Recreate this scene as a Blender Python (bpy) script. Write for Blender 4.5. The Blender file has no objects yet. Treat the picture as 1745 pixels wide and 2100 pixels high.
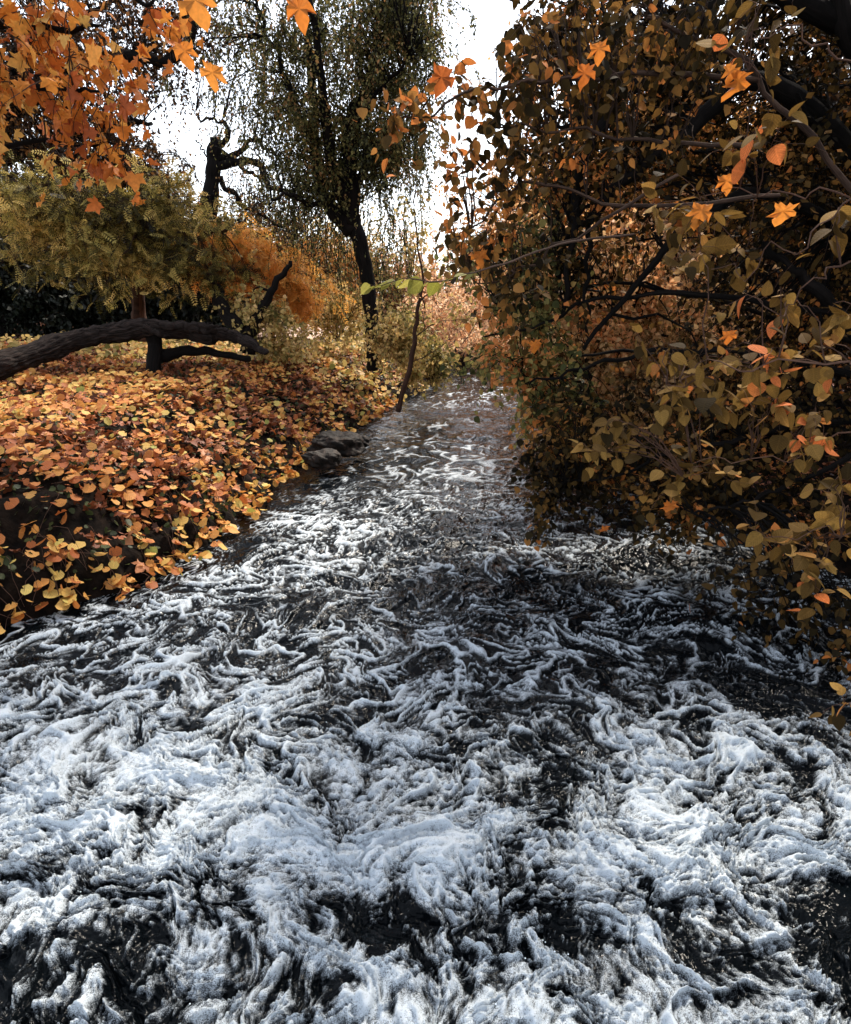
import bpy, math, random
import numpy as np
from mathutils import Vector

# ------------------------------------------------------------------ camera, world, sun, exposure
sc = bpy.context.scene
PITCH = 17.5
CAMH = 2.6
FD = 1368.0                       # focal length in units of a 1745 px wide frame
cam_d = bpy.data.cameras.new("camera"); cam = bpy.data.objects.new("camera", cam_d)
sc.collection.objects.link(cam); sc.camera = cam
cam.location = (0, 0, CAMH); cam.rotation_euler = (math.radians(90 - PITCH), 0, 0)
cam_d.sensor_fit = 'HORIZONTAL'; cam_d.sensor_width = 36; cam_d.lens = 36 * FD / 1745.0
cam_d.clip_start = 0.05; cam_d.clip_end = 600

SUN_EL, SUN_AZ = 52.0, 25.0       # azimuth measured from +Y towards +X
world = bpy.data.worlds.new("World"); sc.world = world; world.use_nodes = True
nt = world.node_tree; nt.nodes.clear()
sky = nt.nodes.new('ShaderNodeTexSky'); sky.sky_type = 'NISHITA'; sky.sun_disc = False
sky.sun_elevation = math.radians(SUN_EL); sky.sun_rotation = math.radians(SUN_AZ)
sky.air_density = 1.0; sky.dust_density = 1.0; sky.ozone_density = 1.0
hs = nt.nodes.new('ShaderNodeHueSaturation'); hs.inputs['Saturation'].default_value = 0.35
bg = nt.nodes.new('ShaderNodeBackground'); bg.inputs['Strength'].default_value = 0.14
wo = nt.nodes.new('ShaderNodeOutputWorld')
nt.links.new(sky.outputs[0], hs.inputs['Color']); nt.links.new(hs.outputs[0], bg.inputs[0]); nt.links.new(bg.outputs[0], wo.inputs[0])
sl = bpy.data.lights.new("sun", 'SUN'); sl.energy = 2.4; sl.angle = math.radians(12); sl.color = (1.0, 0.9, 0.76)
so = bpy.data.objects.new("sun", sl); sc.collection.objects.link(so)
_a, _e = math.radians(SUN_AZ), math.radians(SUN_EL)
so.rotation_euler = Vector((math.sin(_a) * math.cos(_e), math.cos(_a) * math.cos(_e), math.sin(_e))).to_track_quat('Z', 'Y').to_euler()
sc.view_settings.view_transform = 'Standard'; sc.view_settings.look = 'None'
sc.view_settings.exposure = 1.55; sc.view_settings.gamma = 1.0
sc.cycles.max_bounces = 6; sc.cycles.diffuse_bounces = 3; sc.cycles.glossy_bounces = 3
sc.cycles.transmission_bounces = 3; sc.cycles.transparent_max_bounces = 4
sc.cycles.caustics_reflective = False; sc.cycles.caustics_refractive = False
sc.cycles.use_denoising = True

rng = np.random.default_rng(11)
_p = math.radians(PITCH)

def P(xd, yd, dist):
    """world point seen at (xd, yd) of the 1745x2100 frame, at horizontal distance dist ahead"""
    a = (xd - 872.5) / FD; b = (1050 - yd) / FD
    dy = math.cos(_p) + b * math.sin(_p); dz = -math.sin(_p) + b * math.cos(_p)
    t = dist / dy
    return np.array([a * t, dist, CAMH + dz * t])

# ------------------------------------------------------------------ noise
_perm = np.random.default_rng(5).permutation(4096).astype(np.int64)
_g2 = np.stack([np.cos(np.linspace(0, 2 * np.pi, 64, endpoint=False)), np.sin(np.linspace(0, 2 * np.pi, 64, endpoint=False))], 1)
def n2(x, y, seed=0):
    x = x + seed * 37.31; y = y + seed * 91.77
    xi = np.floor(x).astype(np.int64); yi = np.floor(y).astype(np.int64)
    fx = x - xi; fy = y - yi
    u = fx * fx * fx * (fx * (fx * 6 - 15) + 10); v = fy * fy * fy * (fy * (fy * 6 - 15) + 10)
    def g(ix, iy, dx, dy):
        h = _perm[(_perm[ix & 4095] + iy) & 4095] & 63
        return _g2[h, 0] * dx + _g2[h, 1] * dy
    a = g(xi, yi, fx, fy); b = g(xi + 1, yi, fx - 1, fy)
    c = g(xi, yi + 1, fx, fy - 1); d = g(xi + 1, yi + 1, fx - 1, fy - 1)
    return ((a + (b - a) * u) * (1 - v) + (c + (d - c) * u) * v) * 1.5
def fbm(x, y, o=4, seed=0, gain=0.5):
    s = 0; a = 1; f = 1; t = 0
    for i in range(o):
        s = s + a * n2(x * f, y * f, seed + i * 3); t += a; a *= gain; f *= 2.03
    return s / t
def sst(a, b, x):
    t = np.clip((x - a) / (b - a), 0, 1); return t * t * (3 - 2 * t)

# ------------------------------------------------------------------ object helpers
def tag(o, label=None, cat=None, group=None, kind=None):
    if label: o['label'] = label
    if cat: o['category'] = cat
    if group: o['group'] = group
    if kind: o['kind'] = kind
    return o
def mesh_obj(name, V, F, mat, parent=None, rnd=None, uv=None, smooth=False, pattr=None):
    """V (n,3); F list of (m,k) index arrays; rnd per-face values in the order of F; uv per-vertex"""
    me = bpy.data.meshes.new(name)
    V = np.asarray(V, dtype=np.float32)
    F = [f for f in F if len(f)]
    cnt = np.concatenate([np.full(len(f), f.shape[1], dtype=np.int32) for f in F])
    li = np.concatenate([f.reshape(-1) for f in F]).astype(np.int32)
    me.vertices.add(len(V)); me.vertices.foreach_set('co', V.reshape(-1))
    me.loops.add(len(li)); me.loops.foreach_set('vertex_index', li)
    me.polygons.add(len(cnt)); st = np.concatenate([[0], np.cumsum(cnt)[:-1]]).astype(np.int32)
    me.polygons.foreach_set('loop_start', st); me.polygons.foreach_set('loop_total', cnt)
    if smooth: me.polygons.foreach_set('use_smooth', np.ones(len(cnt), dtype=bool))
    if rnd is not None:
        at = me.attributes.new('rnd', 'FLOAT', 'FACE'); at.data.foreach_set('value', np.asarray(rnd, dtype=np.float32))
    if pattr:
        for k, v in pattr.items():
            at = me.attributes.new(k, 'FLOAT', 'POINT'); at.data.foreach_set('value', np.asarray(v, dtype=np.float32).reshape(-1))
    if uv is not None:
        ul = me.uv_layers.new(name='UVMap'); ul.data.foreach_set('uv', np.asarray(uv, dtype=np.float32)[li].reshape(-1))
    me.update(calc_edges=True); me.validate()
    me.materials.append(mat)
    o = bpy.data.objects.new(name, me); sc.collection.objects.link(o)
    if parent is not None: o.parent = parent; o.matrix_parent_inverse = parent.matrix_world.inverted() if False else o.matrix_parent_inverse
    return o
class Thing:
    """an Empty at the thing's base; parts are given in world coordinates"""
    def __init__(s, name, base, label, cat, group=None):
        s.e = bpy.data.objects.new(name, None); sc.collection.objects.link(s.e)
        s.b = np.asarray(base, float); s.e.location = s.b; s.e.empty_display_size = 0.2
        tag(s.e, label, cat, group)
    def part(s, name, V, F, mat, **k):
        return mesh_obj(name, np.asarray(V) - s.b, F, mat, parent=s.e, **k)
    def tubes(s, name, tb, mat):
        V, F, uv = tb
        return s.part(name, V, F, mat, uv=uv, smooth=True)
    def leaves(s, name, lv, mat, smooth=False):
        V, F, r, uv = lv
        return s.part(name, V, F, mat, rnd=r, uv=uv, smooth=smooth)

# ------------------------------------------------------------------ materials
def newmat(name):
    m = bpy.data.materials.new(name); m.use_nodes = True; m.node_tree.nodes.clear(); return m, m.node_tree
def N(t, typ, **kw):
    n = t.nodes.new(typ)
    for k, v in kw.items(): setattr(n, k, v)
    return n
def ramp(t, stops, interp='LINEAR'):
    r = N(t, 'ShaderNodeValToRGB'); e = r.color_ramp.elements; r.color_ramp.interpolation = interp
    while len(e) > 1: e.remove(e[-1])
    e[0].position = stops[0][0]; e[0].color = (*stops[0][1], 1)
    for p, c in stops[1:]:
        q = e.new(p); q.color = (*c, 1)
    return r
def mth(t, op, a, b=None, c=None, clamp=False):
    n = N(t, 'ShaderNodeMath', operation=op); n.use_clamp = clamp
    for i, v in enumerate((a, b, c)):
        if v is None: continue
        if isinstance(v, (int, float)): n.inputs[i].default_value = v
        else: t.links.new(v, n.inputs[i])
    return n.outputs[0]
def leafmat(name, stops, trans=0.4, veins=0, blotch=0.25, rough=0.55, spec=0.3, fine=90):
    m, t = newmat(name); L = t.links.new
    at = N(t, 'ShaderNodeAttribute', attribute_name='rnd')
    r = ramp(t, stops); L(at.outputs['Fac'], r.inputs[0])
    geo = N(t, 'ShaderNodeNewGeometry')
    nz = N(t, 'ShaderNodeTexNoise'); nz.inputs['Scale'].default_value = fine; nz.inputs['Detail'].default_value = 3
    L(geo.outputs['Position'], nz.inputs['Vector'])
    v = mth(t, 'MULTIPLY_ADD', nz.outputs['Fac'], 2 * blotch, 1.0 - blotch)
    bump = None
    if veins:
        tc = N(t, 'ShaderNodeTexCoord'); sp = N(t, 'ShaderNodeSeparateXYZ'); L(tc.outputs['UV'], sp.inputs[0])
        u_, w_ = sp.outputs[0], mth(t, 'ABSOLUTE', sp.outputs[1])
        ph = mth(t, 'MULTIPLY', mth(t, 'SUBTRACT', u_, mth(t, 'MULTIPLY', w_, 0.9)), veins)
        fr = mth(t, 'ABSOLUTE', mth(t, 'SUBTRACT', mth(t, 'FRACT', ph), 0.5))
        vn = mth(t, 'SMOOTH_MIN', mth(t, 'MULTIPLY', fr, 5.0), 1.0, 0.2)
        mid = mth(t, 'MINIMUM', mth(t, 'MULTIPLY', w_, 22.0), 1.0)
        vv = mth(t, 'MULTIPLY', vn, mid)
        v = mth(t, 'MULTIPLY', v, mth(t, 'MULTIPLY_ADD', vv, -0.3, 1.22))
        bm = N(t, 'ShaderNodeBump'); bm.inputs['Strength'].default_value = 0.5; bm.inputs['Distance'].default_value = 0.004
        L(vv, bm.inputs['Height']); bump = bm.outputs[0]
    mx = N(t, 'ShaderNodeMix', data_type='RGBA', blend_type='MULTIPLY'); mx.inputs[0].default_value = 1
    L(r.outputs[0], mx.inputs[6]); cb = N(t, 'ShaderNodeCombineColor')
    for i in range(3): L(v, cb.inputs[i])
    L(cb.outputs[0], mx.inputs[7])
    b = N(t, 'ShaderNodeBsdfPrincipled'); b.inputs['Roughness'].default_value = rough; b.inputs['Specular IOR Level'].default_value = spec
    L(mx.outputs[2], b.inputs['Base Color'])
    if bump: L(bump, b.inputs['Normal'])
    tr = N(t, 'ShaderNodeBsdfTranslucent'); L(mx.outputs[2], tr.inputs[0])
    ms = N(t, 'ShaderNodeMixShader'); ms.inputs[0].default_value = trans
    L(b.outputs[0], ms.inputs[1]); L(tr.outputs[0], ms.inputs[2])
    o = N(t, 'ShaderNodeOutputMaterial'); L(ms.outputs[0], o.inputs[0]); return m
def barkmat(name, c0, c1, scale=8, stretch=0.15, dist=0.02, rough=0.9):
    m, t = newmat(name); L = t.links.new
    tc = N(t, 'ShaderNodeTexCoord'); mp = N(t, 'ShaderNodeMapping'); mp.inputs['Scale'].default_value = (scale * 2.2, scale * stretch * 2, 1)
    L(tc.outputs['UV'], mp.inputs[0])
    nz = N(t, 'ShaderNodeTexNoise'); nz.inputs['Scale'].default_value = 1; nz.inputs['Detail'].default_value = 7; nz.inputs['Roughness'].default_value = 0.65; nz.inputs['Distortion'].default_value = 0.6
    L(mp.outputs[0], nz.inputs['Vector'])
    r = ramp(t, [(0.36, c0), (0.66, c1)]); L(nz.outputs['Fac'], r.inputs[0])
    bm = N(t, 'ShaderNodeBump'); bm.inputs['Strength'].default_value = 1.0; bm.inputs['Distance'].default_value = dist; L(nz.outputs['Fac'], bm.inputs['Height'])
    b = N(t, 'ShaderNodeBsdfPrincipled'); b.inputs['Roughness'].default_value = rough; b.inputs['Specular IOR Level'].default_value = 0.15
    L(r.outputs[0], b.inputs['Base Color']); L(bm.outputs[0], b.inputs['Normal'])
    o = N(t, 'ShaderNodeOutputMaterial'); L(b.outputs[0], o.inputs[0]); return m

OR = (0.62, 0.20, 0.028); OR2 = (0.72, 0.30, 0.05); YE = (0.70, 0.42, 0.08); YG = (0.42, 0.36, 0.06); OL = (0.16, 0.15, 0.035); BR = (0.20, 0.08, 0.03); RD = (0.45, 0.11, 0.03); PK = (0.72, 0.36, 0.2)
M = {}
M['carpet'] = leafmat('vine_leaf', [(0, (0.36, 0.36, 0.08)), (0.2, (0.72, 0.52, 0.14)), (0.5, (0.78, 0.42, 0.11)), (0.8, (0.64, 0.24, 0.055)), (1, (0.42, 0.12, 0.03))], trans=0.3, veins=5, blotch=0.22)
M['litter'] = leafmat('dry_leaf', [(0, (0.08, 0.03, 0.015)), (0.4, (0.2, 0.055, 0.02)), (0.75, (0.42, 0.13, 0.045)), (1, (0.6, 0.27, 0.12))], trans=0.2, blotch=0.3)
M['litter_dark'] = leafmat('old_leaf', [(0, (0.05, 0.02, 0.01)), (0.6, (0.16, 0.06, 0.03)), (1, (0.4, 0.17, 0.08))], trans=0.1, blotch=0.3)
M['green_under'] = leafmat('ivy_leaf', [(0, (0.02, 0.03, 0.012)), (1, (0.07, 0.08, 0.02))], trans=0.2)
M['plane'] = leafmat('plane_leaf', [(0, RD), (0.3, (0.66, 0.2, 0.03)), (0.7, (0.8, 0.33, 0.06)), (1, (0.75, 0.45, 0.12))], trans=0.36, blotch=0.35, fine=45)
M['hazel'] = leafmat('hazel_leaf', [(0, (0.025, 0.016, 0.005)), (0.5, (0.15, 0.082, 0.02)), (0.85, (0.30, 0.175, 0.045)), (0.93, (0.35, 0.15, 0.04)), (1, (0.6, 0.17, 0.05))], trans=0.3, veins=8, blotch=0.35, fine=160, spec=0.12, rough=.75)
M['hazel_yellow'] = leafmat('hazel_yellow_leaf', [(0, (0.2, 0.19, 0.03)), (0.5, (0.34, 0.30, 0.06)), (1, (0.5, 0.4, 0.12))], trans=0.45, veins=8, blotch=0.2)
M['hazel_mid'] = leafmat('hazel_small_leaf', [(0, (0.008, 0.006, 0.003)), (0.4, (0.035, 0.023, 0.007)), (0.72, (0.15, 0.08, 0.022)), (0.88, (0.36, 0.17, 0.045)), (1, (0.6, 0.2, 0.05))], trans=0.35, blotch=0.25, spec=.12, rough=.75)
M['amber'] = leafmat('amber_leaf', [(0, (0.3, 0.12, 0.03)), (0.5, (0.58, 0.25, 0.06)), (1, (0.8, 0.45, 0.16))], trans=0.45)
M['peach'] = leafmat('glow_pale_orange_leaf', [(0, (0.6, 0.28, 0.13)), (0.5, (0.85, 0.48, 0.26)), (1, (0.9, 0.68, 0.42))], trans=0.5)  # colour lightened to carry the warm haze and glow at the bend
M['tan'] = leafmat('tan_leaf', [(0, (0.08, 0.045, 0.015)), (0.3, (0.4, 0.24, 0.09)), (0.7, (0.85, 0.55, 0.28)), (1, (0.88, 0.42, 0.18))], trans=0.5, spec=.2)
M['green_hazel'] = leafmat('green_hazel_leaf', [(0, (0.02, 0.024, 0.01)), (0.4, (0.10, 0.105, 0.035)), (0.8, (0.30, 0.25, 0.08)), (0.93, (0.5, 0.3, 0.1)), (1, (0.7, 0.26, 0.08))], trans=0.45, spec=.15)
M['fine'] = leafmat('small_green_leaf', [(0, (0.035, 0.038, 0.014)), (0.5, (0.13, 0.13, 0.04)), (0.85, (0.30, 0.24, 0.08)), (1, (0.42, 0.22, 0.08))], trans=0.35)
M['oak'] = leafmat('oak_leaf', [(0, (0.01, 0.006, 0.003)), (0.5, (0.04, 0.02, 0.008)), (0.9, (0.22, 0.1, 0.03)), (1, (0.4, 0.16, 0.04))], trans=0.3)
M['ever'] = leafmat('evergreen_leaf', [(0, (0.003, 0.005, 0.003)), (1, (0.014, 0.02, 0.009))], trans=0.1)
M['pinn'] = leafmat('pinnate_leaf', [(0, (0.012, 0.01, 0.005)), (0.35, (0.10, 0.085, 0.02)), (0.62, (0.42, 0.33, 0.08)), (1, (0.85, 0.58, 0.18))], trans=0.4)  # bright end of the ramp paints sunlit fronds against dark ones
M['pinn_or'] = leafmat('orange_pinnate_leaf', [(0, (0.6, 0.25, 0.05)), (0.5, (0.8, 0.36, 0.07)), (1, (0.85, 0.5, 0.14))], trans=0.45)
M['yellow'] = leafmat('yellow_leaf', [(0, (0.16, 0.15, 0.04)), (0.5, (0.55, 0.4, 0.13)), (1, (0.78, 0.52, 0.22))], trans=0.4)
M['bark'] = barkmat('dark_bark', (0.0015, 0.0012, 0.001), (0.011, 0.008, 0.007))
M['barkr'] = barkmat('reddish_bark', (0.02, 0.01, 0.007), (0.09, 0.045, 0.03))
M['twig'] = barkmat('twig_bark', (0.03, 0.018, 0.014), (0.12, 0.07, 0.05))
M['twig_pale'] = barkmat('pale_twig_bark', (0.08, 0.04, 0.03), (0.22, 0.12, 0.08))
M['log'] = barkmat('weathered_log_bark', (0.002, 0.002, 0.002), (0.06, 0.043, 0.037), scale=11, stretch=0.16, dist=0.05)

# ------------------------------------------------------------------ geometry helpers
def unit(v): return v / (np.linalg.norm(v, axis=-1, keepdims=True) + 1e-9)
def tubes(PL, R, S=5):
    """PL (N,K,3), R (N,K) -> V, F, uv"""
    PL = np.asarray(PL, float); R = np.asarray(R, float)
    if PL.ndim == 2: PL = PL[None]; R = R[None]
    Nn, K, _ = PL.shape
    T = unit(np.gradient(PL, axis=1))
    ref = np.where(np.abs(T[:, :1, 2:3]) < 0.8, np.array([0, 0, 1.0]), np.array([1.0, 0, 0]))
    A = unit(np.cross(T, np.broadcast_to(ref, T.shape))); B = np.cross(T, A)
    for k in range(1, K):     # carry the frame along so rings do not flip
        a = A[:, k - 1] - T[:, k] * np.sum(A[:, k - 1] * T[:, k], 1, keepdims=True)
        A[:, k] = unit(a); B[:, k] = np.cross(T[:, k], A[:, k])
    th = np.linspace(0, 2 * np.pi, S, endpoint=False)
    V = PL[:, :, None] + R[:, :, None, None] * (np.cos(th)[None, None, :, None] * A[:, :, None] + np.sin(th)[None, None, :, None] * B[:, :, None])
    seg = np.concatenate([np.zeros((Nn, 1)), np.cumsum(np.linalg.norm(np.diff(PL, axis=1), axis=2), axis=1)], 1)
    u = np.broadcast_to((np.minimum(th, 2 * np.pi - th) / np.pi)[None, None], (Nn, K, S)); v = np.broadcast_to(seg[:, :, None], (Nn, K, S))
    base = (np.arange(Nn) * K * S)[:, None, None]; k = np.arange(K - 1)[None, :, None] * S; s = np.arange(S)[None, None, :]; s2 = (s + 1) % S
    F = np.stack([base + k + s, base + k + s2, base + k + S + s2, base + k + S + s], -1).reshape(-1, 4)
    caps = []
    if S > 3:
        caps = [(np.arange(Nn) * K * S)[:, None] + (K - 1) * S + np.arange(S)[None, :], (np.arange(Nn) * K * S)[:, None] + np.arange(S)[::-1][None, :]]
    return V.reshape(-1, 3), [F] + caps, np.stack([u, v], -1).reshape(-1, 2)
def smooth_line(pts, K):
    """Catmull-Rom resampling"""
    p = np.asarray(pts, float); q = np.vstack([2 * p[0] - p[1], p, 2 * p[-1] - p[-2]])
    out = []
    for t in np.linspace(0, len(p) - 1 - 1e-6, K):
        i = int(t); f = t - i; a, b, c, d = q[i], q[i + 1], q[i + 2], q[i + 3]
        out.append(0.5 * ((2 * b) + (-a + c) * f + (2 * a - 5 * b + 4 * c - d) * f * f + (-a + 3 * b - 3 * c + d) * f ** 3))
    return np.array(out)
def limb_line(px, K=24, jit=0.0, seed=0):
    """px list of (xd, yd, dist) -> wobbling centre line"""
    L = smooth_line([P(*q) for q in px], K)
    if jit:
        t = np.linspace(0, min(K, 30) * 0.35, K)
        L = L + jit * np.stack([n2(t, t * 0 + 3.3 + i * 7, seed) for i in range(3)], 1) * np.linspace(0.2, 1, K)[:, None]
    return L
def limb(px, r0, r1, K=24, jit=0.06, seed=0, S=9, knob=0.15, p=1.0, rough=0.0):
    L = limb_line(px, K, jit, seed)
    r = r0 + (r1 - r0) * np.linspace(0, 1, K) ** p
    r = r * (1 + knob * n2(np.linspace(0, min(K, 30) * 0.5, K), np.zeros(K) + 0.5, seed + 9))
    V, F, uv = tubes(L, r, S)
    c = np.repeat(L, S, axis=0)
    k = 1 + 0.16 * n2(V[:, 0] * 6 + V[:, 2] * 3, V[:, 1] * 6 + V[:, 2] * 2, seed)
    if rough:
        th = np.tile(np.arange(S) * 2 * np.pi / S, K); u = np.repeat(np.arange(K) / K * 9, S) ; tw = th + u * .25
        k = k + rough * (np.abs(n2(np.cos(tw) * 5, np.sin(tw) * 5 + u * .5, seed + 1)) * -1.4 + .25 * n2(np.cos(tw) * 11 + u, np.sin(tw) * 11 + u * 2, seed + 2)) + rough * 1.2 * np.clip(n2(np.cos(th) * 1.6 + u * .8, np.sin(th) * 1.6, seed + 3) - .35, 0, 1)
    V = c + (V - c) * k[:, None]
    return L, (V, F, uv)
def merge(parts):
    V = []; F = {}; uv = []; n = 0
    for a, b, c in parts:
        V.append(a); uv.append(c)
        for f in b: F.setdefault(f.shape[1], []).append(f + n)
        n += len(a)
    return np.vstack(V), [np.vstack(x) for x in F.values()], np.vstack(uv)
def rdir(n, rg): return unit(rg.normal(size=(n, 3)))
def twigs(C, D, L, K=6, droop=0.0, wander=0.25, rg=rng):
    """polylines from starts C along D with lengths L; droop bends them down"""
    n = len(C); PL = np.zeros((n, K, 3)); PL[:, 0] = C; d = unit(D.copy()); st = (np.asarray(L).reshape(-1, 1) / (K - 1)) * np.ones((n, 1))
    for k in range(1, K):
        d = unit(d + wander * rg.normal(size=(n, 3)) / math.sqrt(K) * 2 + np.array([0, 0, -droop / K * 2]))
        PL[:, k] = PL[:, k - 1] + d * st
    return PL
def spawn(PL, m, L, ang=0.9, rg=rng, t0=0.15, t1=1.0, up=0.0):
    """m child starts on every polyline -> C, D"""
    n, K, _ = PL.shape
    t = (t0 + (t1 - t0) * (np.arange(m)[None, :] + rg.random((n, m))) / m) * (K - 1)
    i = np.minimum(t.astype(int), K - 2); f = (t - i)[..., None]
    idx = np.arange(n)[:, None]
    C = PL[idx, i] * (1 - f) + PL[idx, i + 1] * f; T = unit(PL[idx, i + 1] - PL[idx, i])
    R = rdir(n * m, rg).reshape(n, m, 3); R = unit(R - T * np.sum(R * T, -1, keepdims=True))
    D = unit(T * math.cos(ang) + R * math.sin(ang) + np.array([0, 0, up]))
    return C.reshape(-1, 3), D.reshape(-1, 3)
def anchors(PL, m, rg=rng, t0=0.1, ang=0.9):
    return spawn(PL, m, 0, ang, rg, t0)
def blob(cx, cy, dist, rx, ry, rz, n, rg=rng, shell=0.4):
    """n points in an ellipsoid (frame position, distance; radii in metres: across, along view, up)"""
    u = np.clip(rg.normal(size=(n, 3)) * 0.5, -1.15, 1.15)
    return P(cx, cy, dist) + u * np.array([rx, ry, rz])

# leaf templates: x along the leaf, y across, z normal; unit length
def tpl_ovate(nseg=4, w=0.36, curl=0.12, fold=0.07, serr=0.0):
    V = []; t = np.linspace(0, 1, nseg + 1)
    prof = np.sin(np.pi * t ** 0.8) ** 0.75
    for a, p in zip(t, prof):
        z = -curl * a * a
        V += [(a - 0.06 * p, -w * p, z + fold * p), (a, 0, z), (a - 0.06 * p, w * p, z + fold * p)]
    F = []
    for k in range(nseg):
        b = k * 3; F += [(b, b + 3, b + 4, b + 1), (b + 1, b + 4, b + 5, b + 2)]
    return np.array(V), [np.array(F)]
def tpl_quad(w=0.3):
    return np.array([(0, 0, 0), (0.5, -w, 0.06), (1, 0, -0.08), (0.5, w, 0.06)]), [np.array([(0, 1, 2, 3)])]
def tpl_round(n=12):
    V = [(0.38, 0, -0.03)]
    a = np.linspace(-0.93, 0.93, n) * np.pi
    for i, x in enumerate(a):
        r = 0.52 * (1 + (0.07 if i % 2 else -0.03)); V.append((0.45 + r * math.cos(x), r * math.sin(x) * 1.05, 0.05 * math.cos(x * 2.0) + 0.03 * (i % 2)))
    V.append((0.18, 0, -0.05))
    F = [(0, i + 1, i + 2) for i in range(n - 1)] + [(0, n, n + 1), (0, n + 1, 1)]
    return np.array(V), [np.array(F)]
def tpl_palm():
    """five-lobed plane leaf"""
    rim = [(0, .03), (-.10, .18), (-.02, .34), (-.08, .58), (.10, .50), (.18, .44), (.30, .56), (.52, .74), (.52, .50), (.50, .33), (.66, .34), (.80, .20), (1, 0)]
    pts = [(x, y) for x, y in rim] + [(x, -y) for x, y in rim[-2::-1]]
    V = [(0.28, 0, 0.0)] + [(x, y, -0.22 * (x - .28) ** 2 - 0.28 * y * y + (0.07 if i % 3 == 0 else -0.02)) for i, (x, y) in enumerate(pts)]
    n = len(pts)
    F = [(0, i + 2, i + 1) for i in range(n - 1)] + [(0, 1, n)]
    return np.array(V), [np.array(F)]
def tpl_pinnate(pairs=6, ll=0.30, w=0.06):
    V = [(0, -0.004, 0), (1, -0.002, -0.25), (1, 0.002, -0.25), (0, 0.004, 0)]; F = [(0, 1, 2, 3)]
    for i in range(pairs):
        t = 0.2 + 0.78 * i / (pairs - 1); z = -0.25 * t * t; l = ll * (1 - 0.5 * abs(t - 0.5))
        for s in (-1, 1):
            b = len(V); dx, dy = 0.45 * l, s * l * 0.9
            V += [(t, 0, z), (t + dx * .5 - w * .5, dy * .5, z - 0.0), (t + dx, dy, z - 0.06), (t + dx * .5 + w, dy * .5 - s * w * .4, z - 0.02)]
            F.append((b, b + 1, b + 2, b + 3) if s < 0 else (b, b + 3, b + 2, b + 1))
    b = len(V); V += [(1, 0, -.25), (1.08, -w, -.27), (1.22, 0, -.34), (1.08, w, -.27)]; F.append((b, b + 1, b + 2, b + 3))
    return np.array(V), [np.array(F)]
TP = {'ovate': tpl_ovate(), 'ovate_hi': tpl_ovate(7, 0.37, 0.16, 0.06), 'quad': tpl_quad(), 'slim': tpl_quad(0.16), 'broad': tpl_ovate(2, 0.4), 'round': tpl_round(), 'round_lo': tpl_round(7), 'palm': tpl_palm(), 'pinnate': tpl_pinnate()}
def leaves(C, D, kind, size, up=1.0, jit=0.5, var=0.35, rg=rng, rnd=None, droop=0.3, bend=0.6, tilt=(0, 0, 0)):
    V0, F0 = TP[kind]; n = len(C)
    X = unit(D + np.array([0, 0, -droop]) + jit * 0.5 * rg.normal(size=(n, 3)))
    Z = unit(np.array([0, 0, up]) + np.array(tilt) + jit * rg.normal(size=(n, 3)) + 1e-4)
    Y = unit(np.cross(Z, X)); Z = np.cross(X, Y)
    s = size * (1 + var * (rg.random((n, 1, 1)) * 2 - 1))
    zb = 1 + bend * rg.normal(size=(n, 1)) ; wy = 1 + 0.18 * rg.normal(size=(n, 1))
    x0, y0, z0 = V0[None, :, 0] + 0 * wy, V0[None, :, 1] * wy, V0[None, :, 2] * zb
    if kind == 'palm':
        q = rg.normal(size=(3, n, len(V0))) * 0.028; x0 = x0 + q[0]; y0 = y0 + q[1]
        z0 = z0 + q[2] + (0.1 + 0.5 * rg.random((n, 1))) * np.abs(y0) - (0.5 * rg.random((n, 1))) * x0 ** 2; y0 = y0 * (0.7 + 0.35 * rg.random((n, 1)))
    V = C[:, None] + s * (x0[..., None] * X[:, None] + y0[..., None] * Y[:, None] + z0[..., None] * Z[:, None])
    off = (np.arange(n) * len(V0))[:, None, None]
    F = [(off + f[None]).reshape(-1, f.shape[1]) for f in F0]
    if rnd is None: rnd = rg.random(n)
    r = np.concatenate([np.repeat(rnd, len(f)) for f in F0])
    uv = np.tile(V0[:, :2], (n, 1))
    return V.reshape(-1, 3), F, r, uv
def lmerge(ps):
    V = []; F = {}; R = {}; uv = []; n = 0
    for a, b, r, c in ps:
        V.append(a); uv.append(c); o = 0
        for f in b:
            F.setdefault(f.shape[1], []).append(f + n); R.setdefault(f.shape[1], []).append(r[o:o + len(f)]); o += len(f)
        n += len(a)
    return np.vstack(V), [np.vstack(F[k]) for k in F], np.concatenate([np.concatenate(R[k]) for k in F]), np.vstack(uv)
def nearest_links(C, limbs, rg, r0=0.015, K=6, sag=0.15):
    """thin boughs joining cluster centres to the nearest limb point"""
    A = np.vstack(limbs); out = []
    for c0 in range(0, len(C), 500):
        c = C[c0:c0 + 500]; d = np.linalg.norm(A[None] - c[:, None] + np.array([0, 0, 0.25]), axis=2)
        out.append(A[np.argmin(d, 1)])
    Q = np.vstack(out); t = np.linspace(0, 1, K)[None, :, None]
    PL = Q[:, None] * (1 - t) + C[:, None] * t
    ln = np.linalg.norm(C - Q, axis=1)[:, None, None]
    PL = PL + np.array([0, 0, 1.0]) * sag * ln * np.sin(np.pi * t) + rg.normal(size=PL.shape) * 0.035 * ln * np.sin(np.pi * t)
    r = np.clip(ln[:, :, 0] * 0.012, r0 * 0.5, r0 * 2.2) * np.linspace(1, 0.35, K)[None]
    return PL, r
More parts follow.
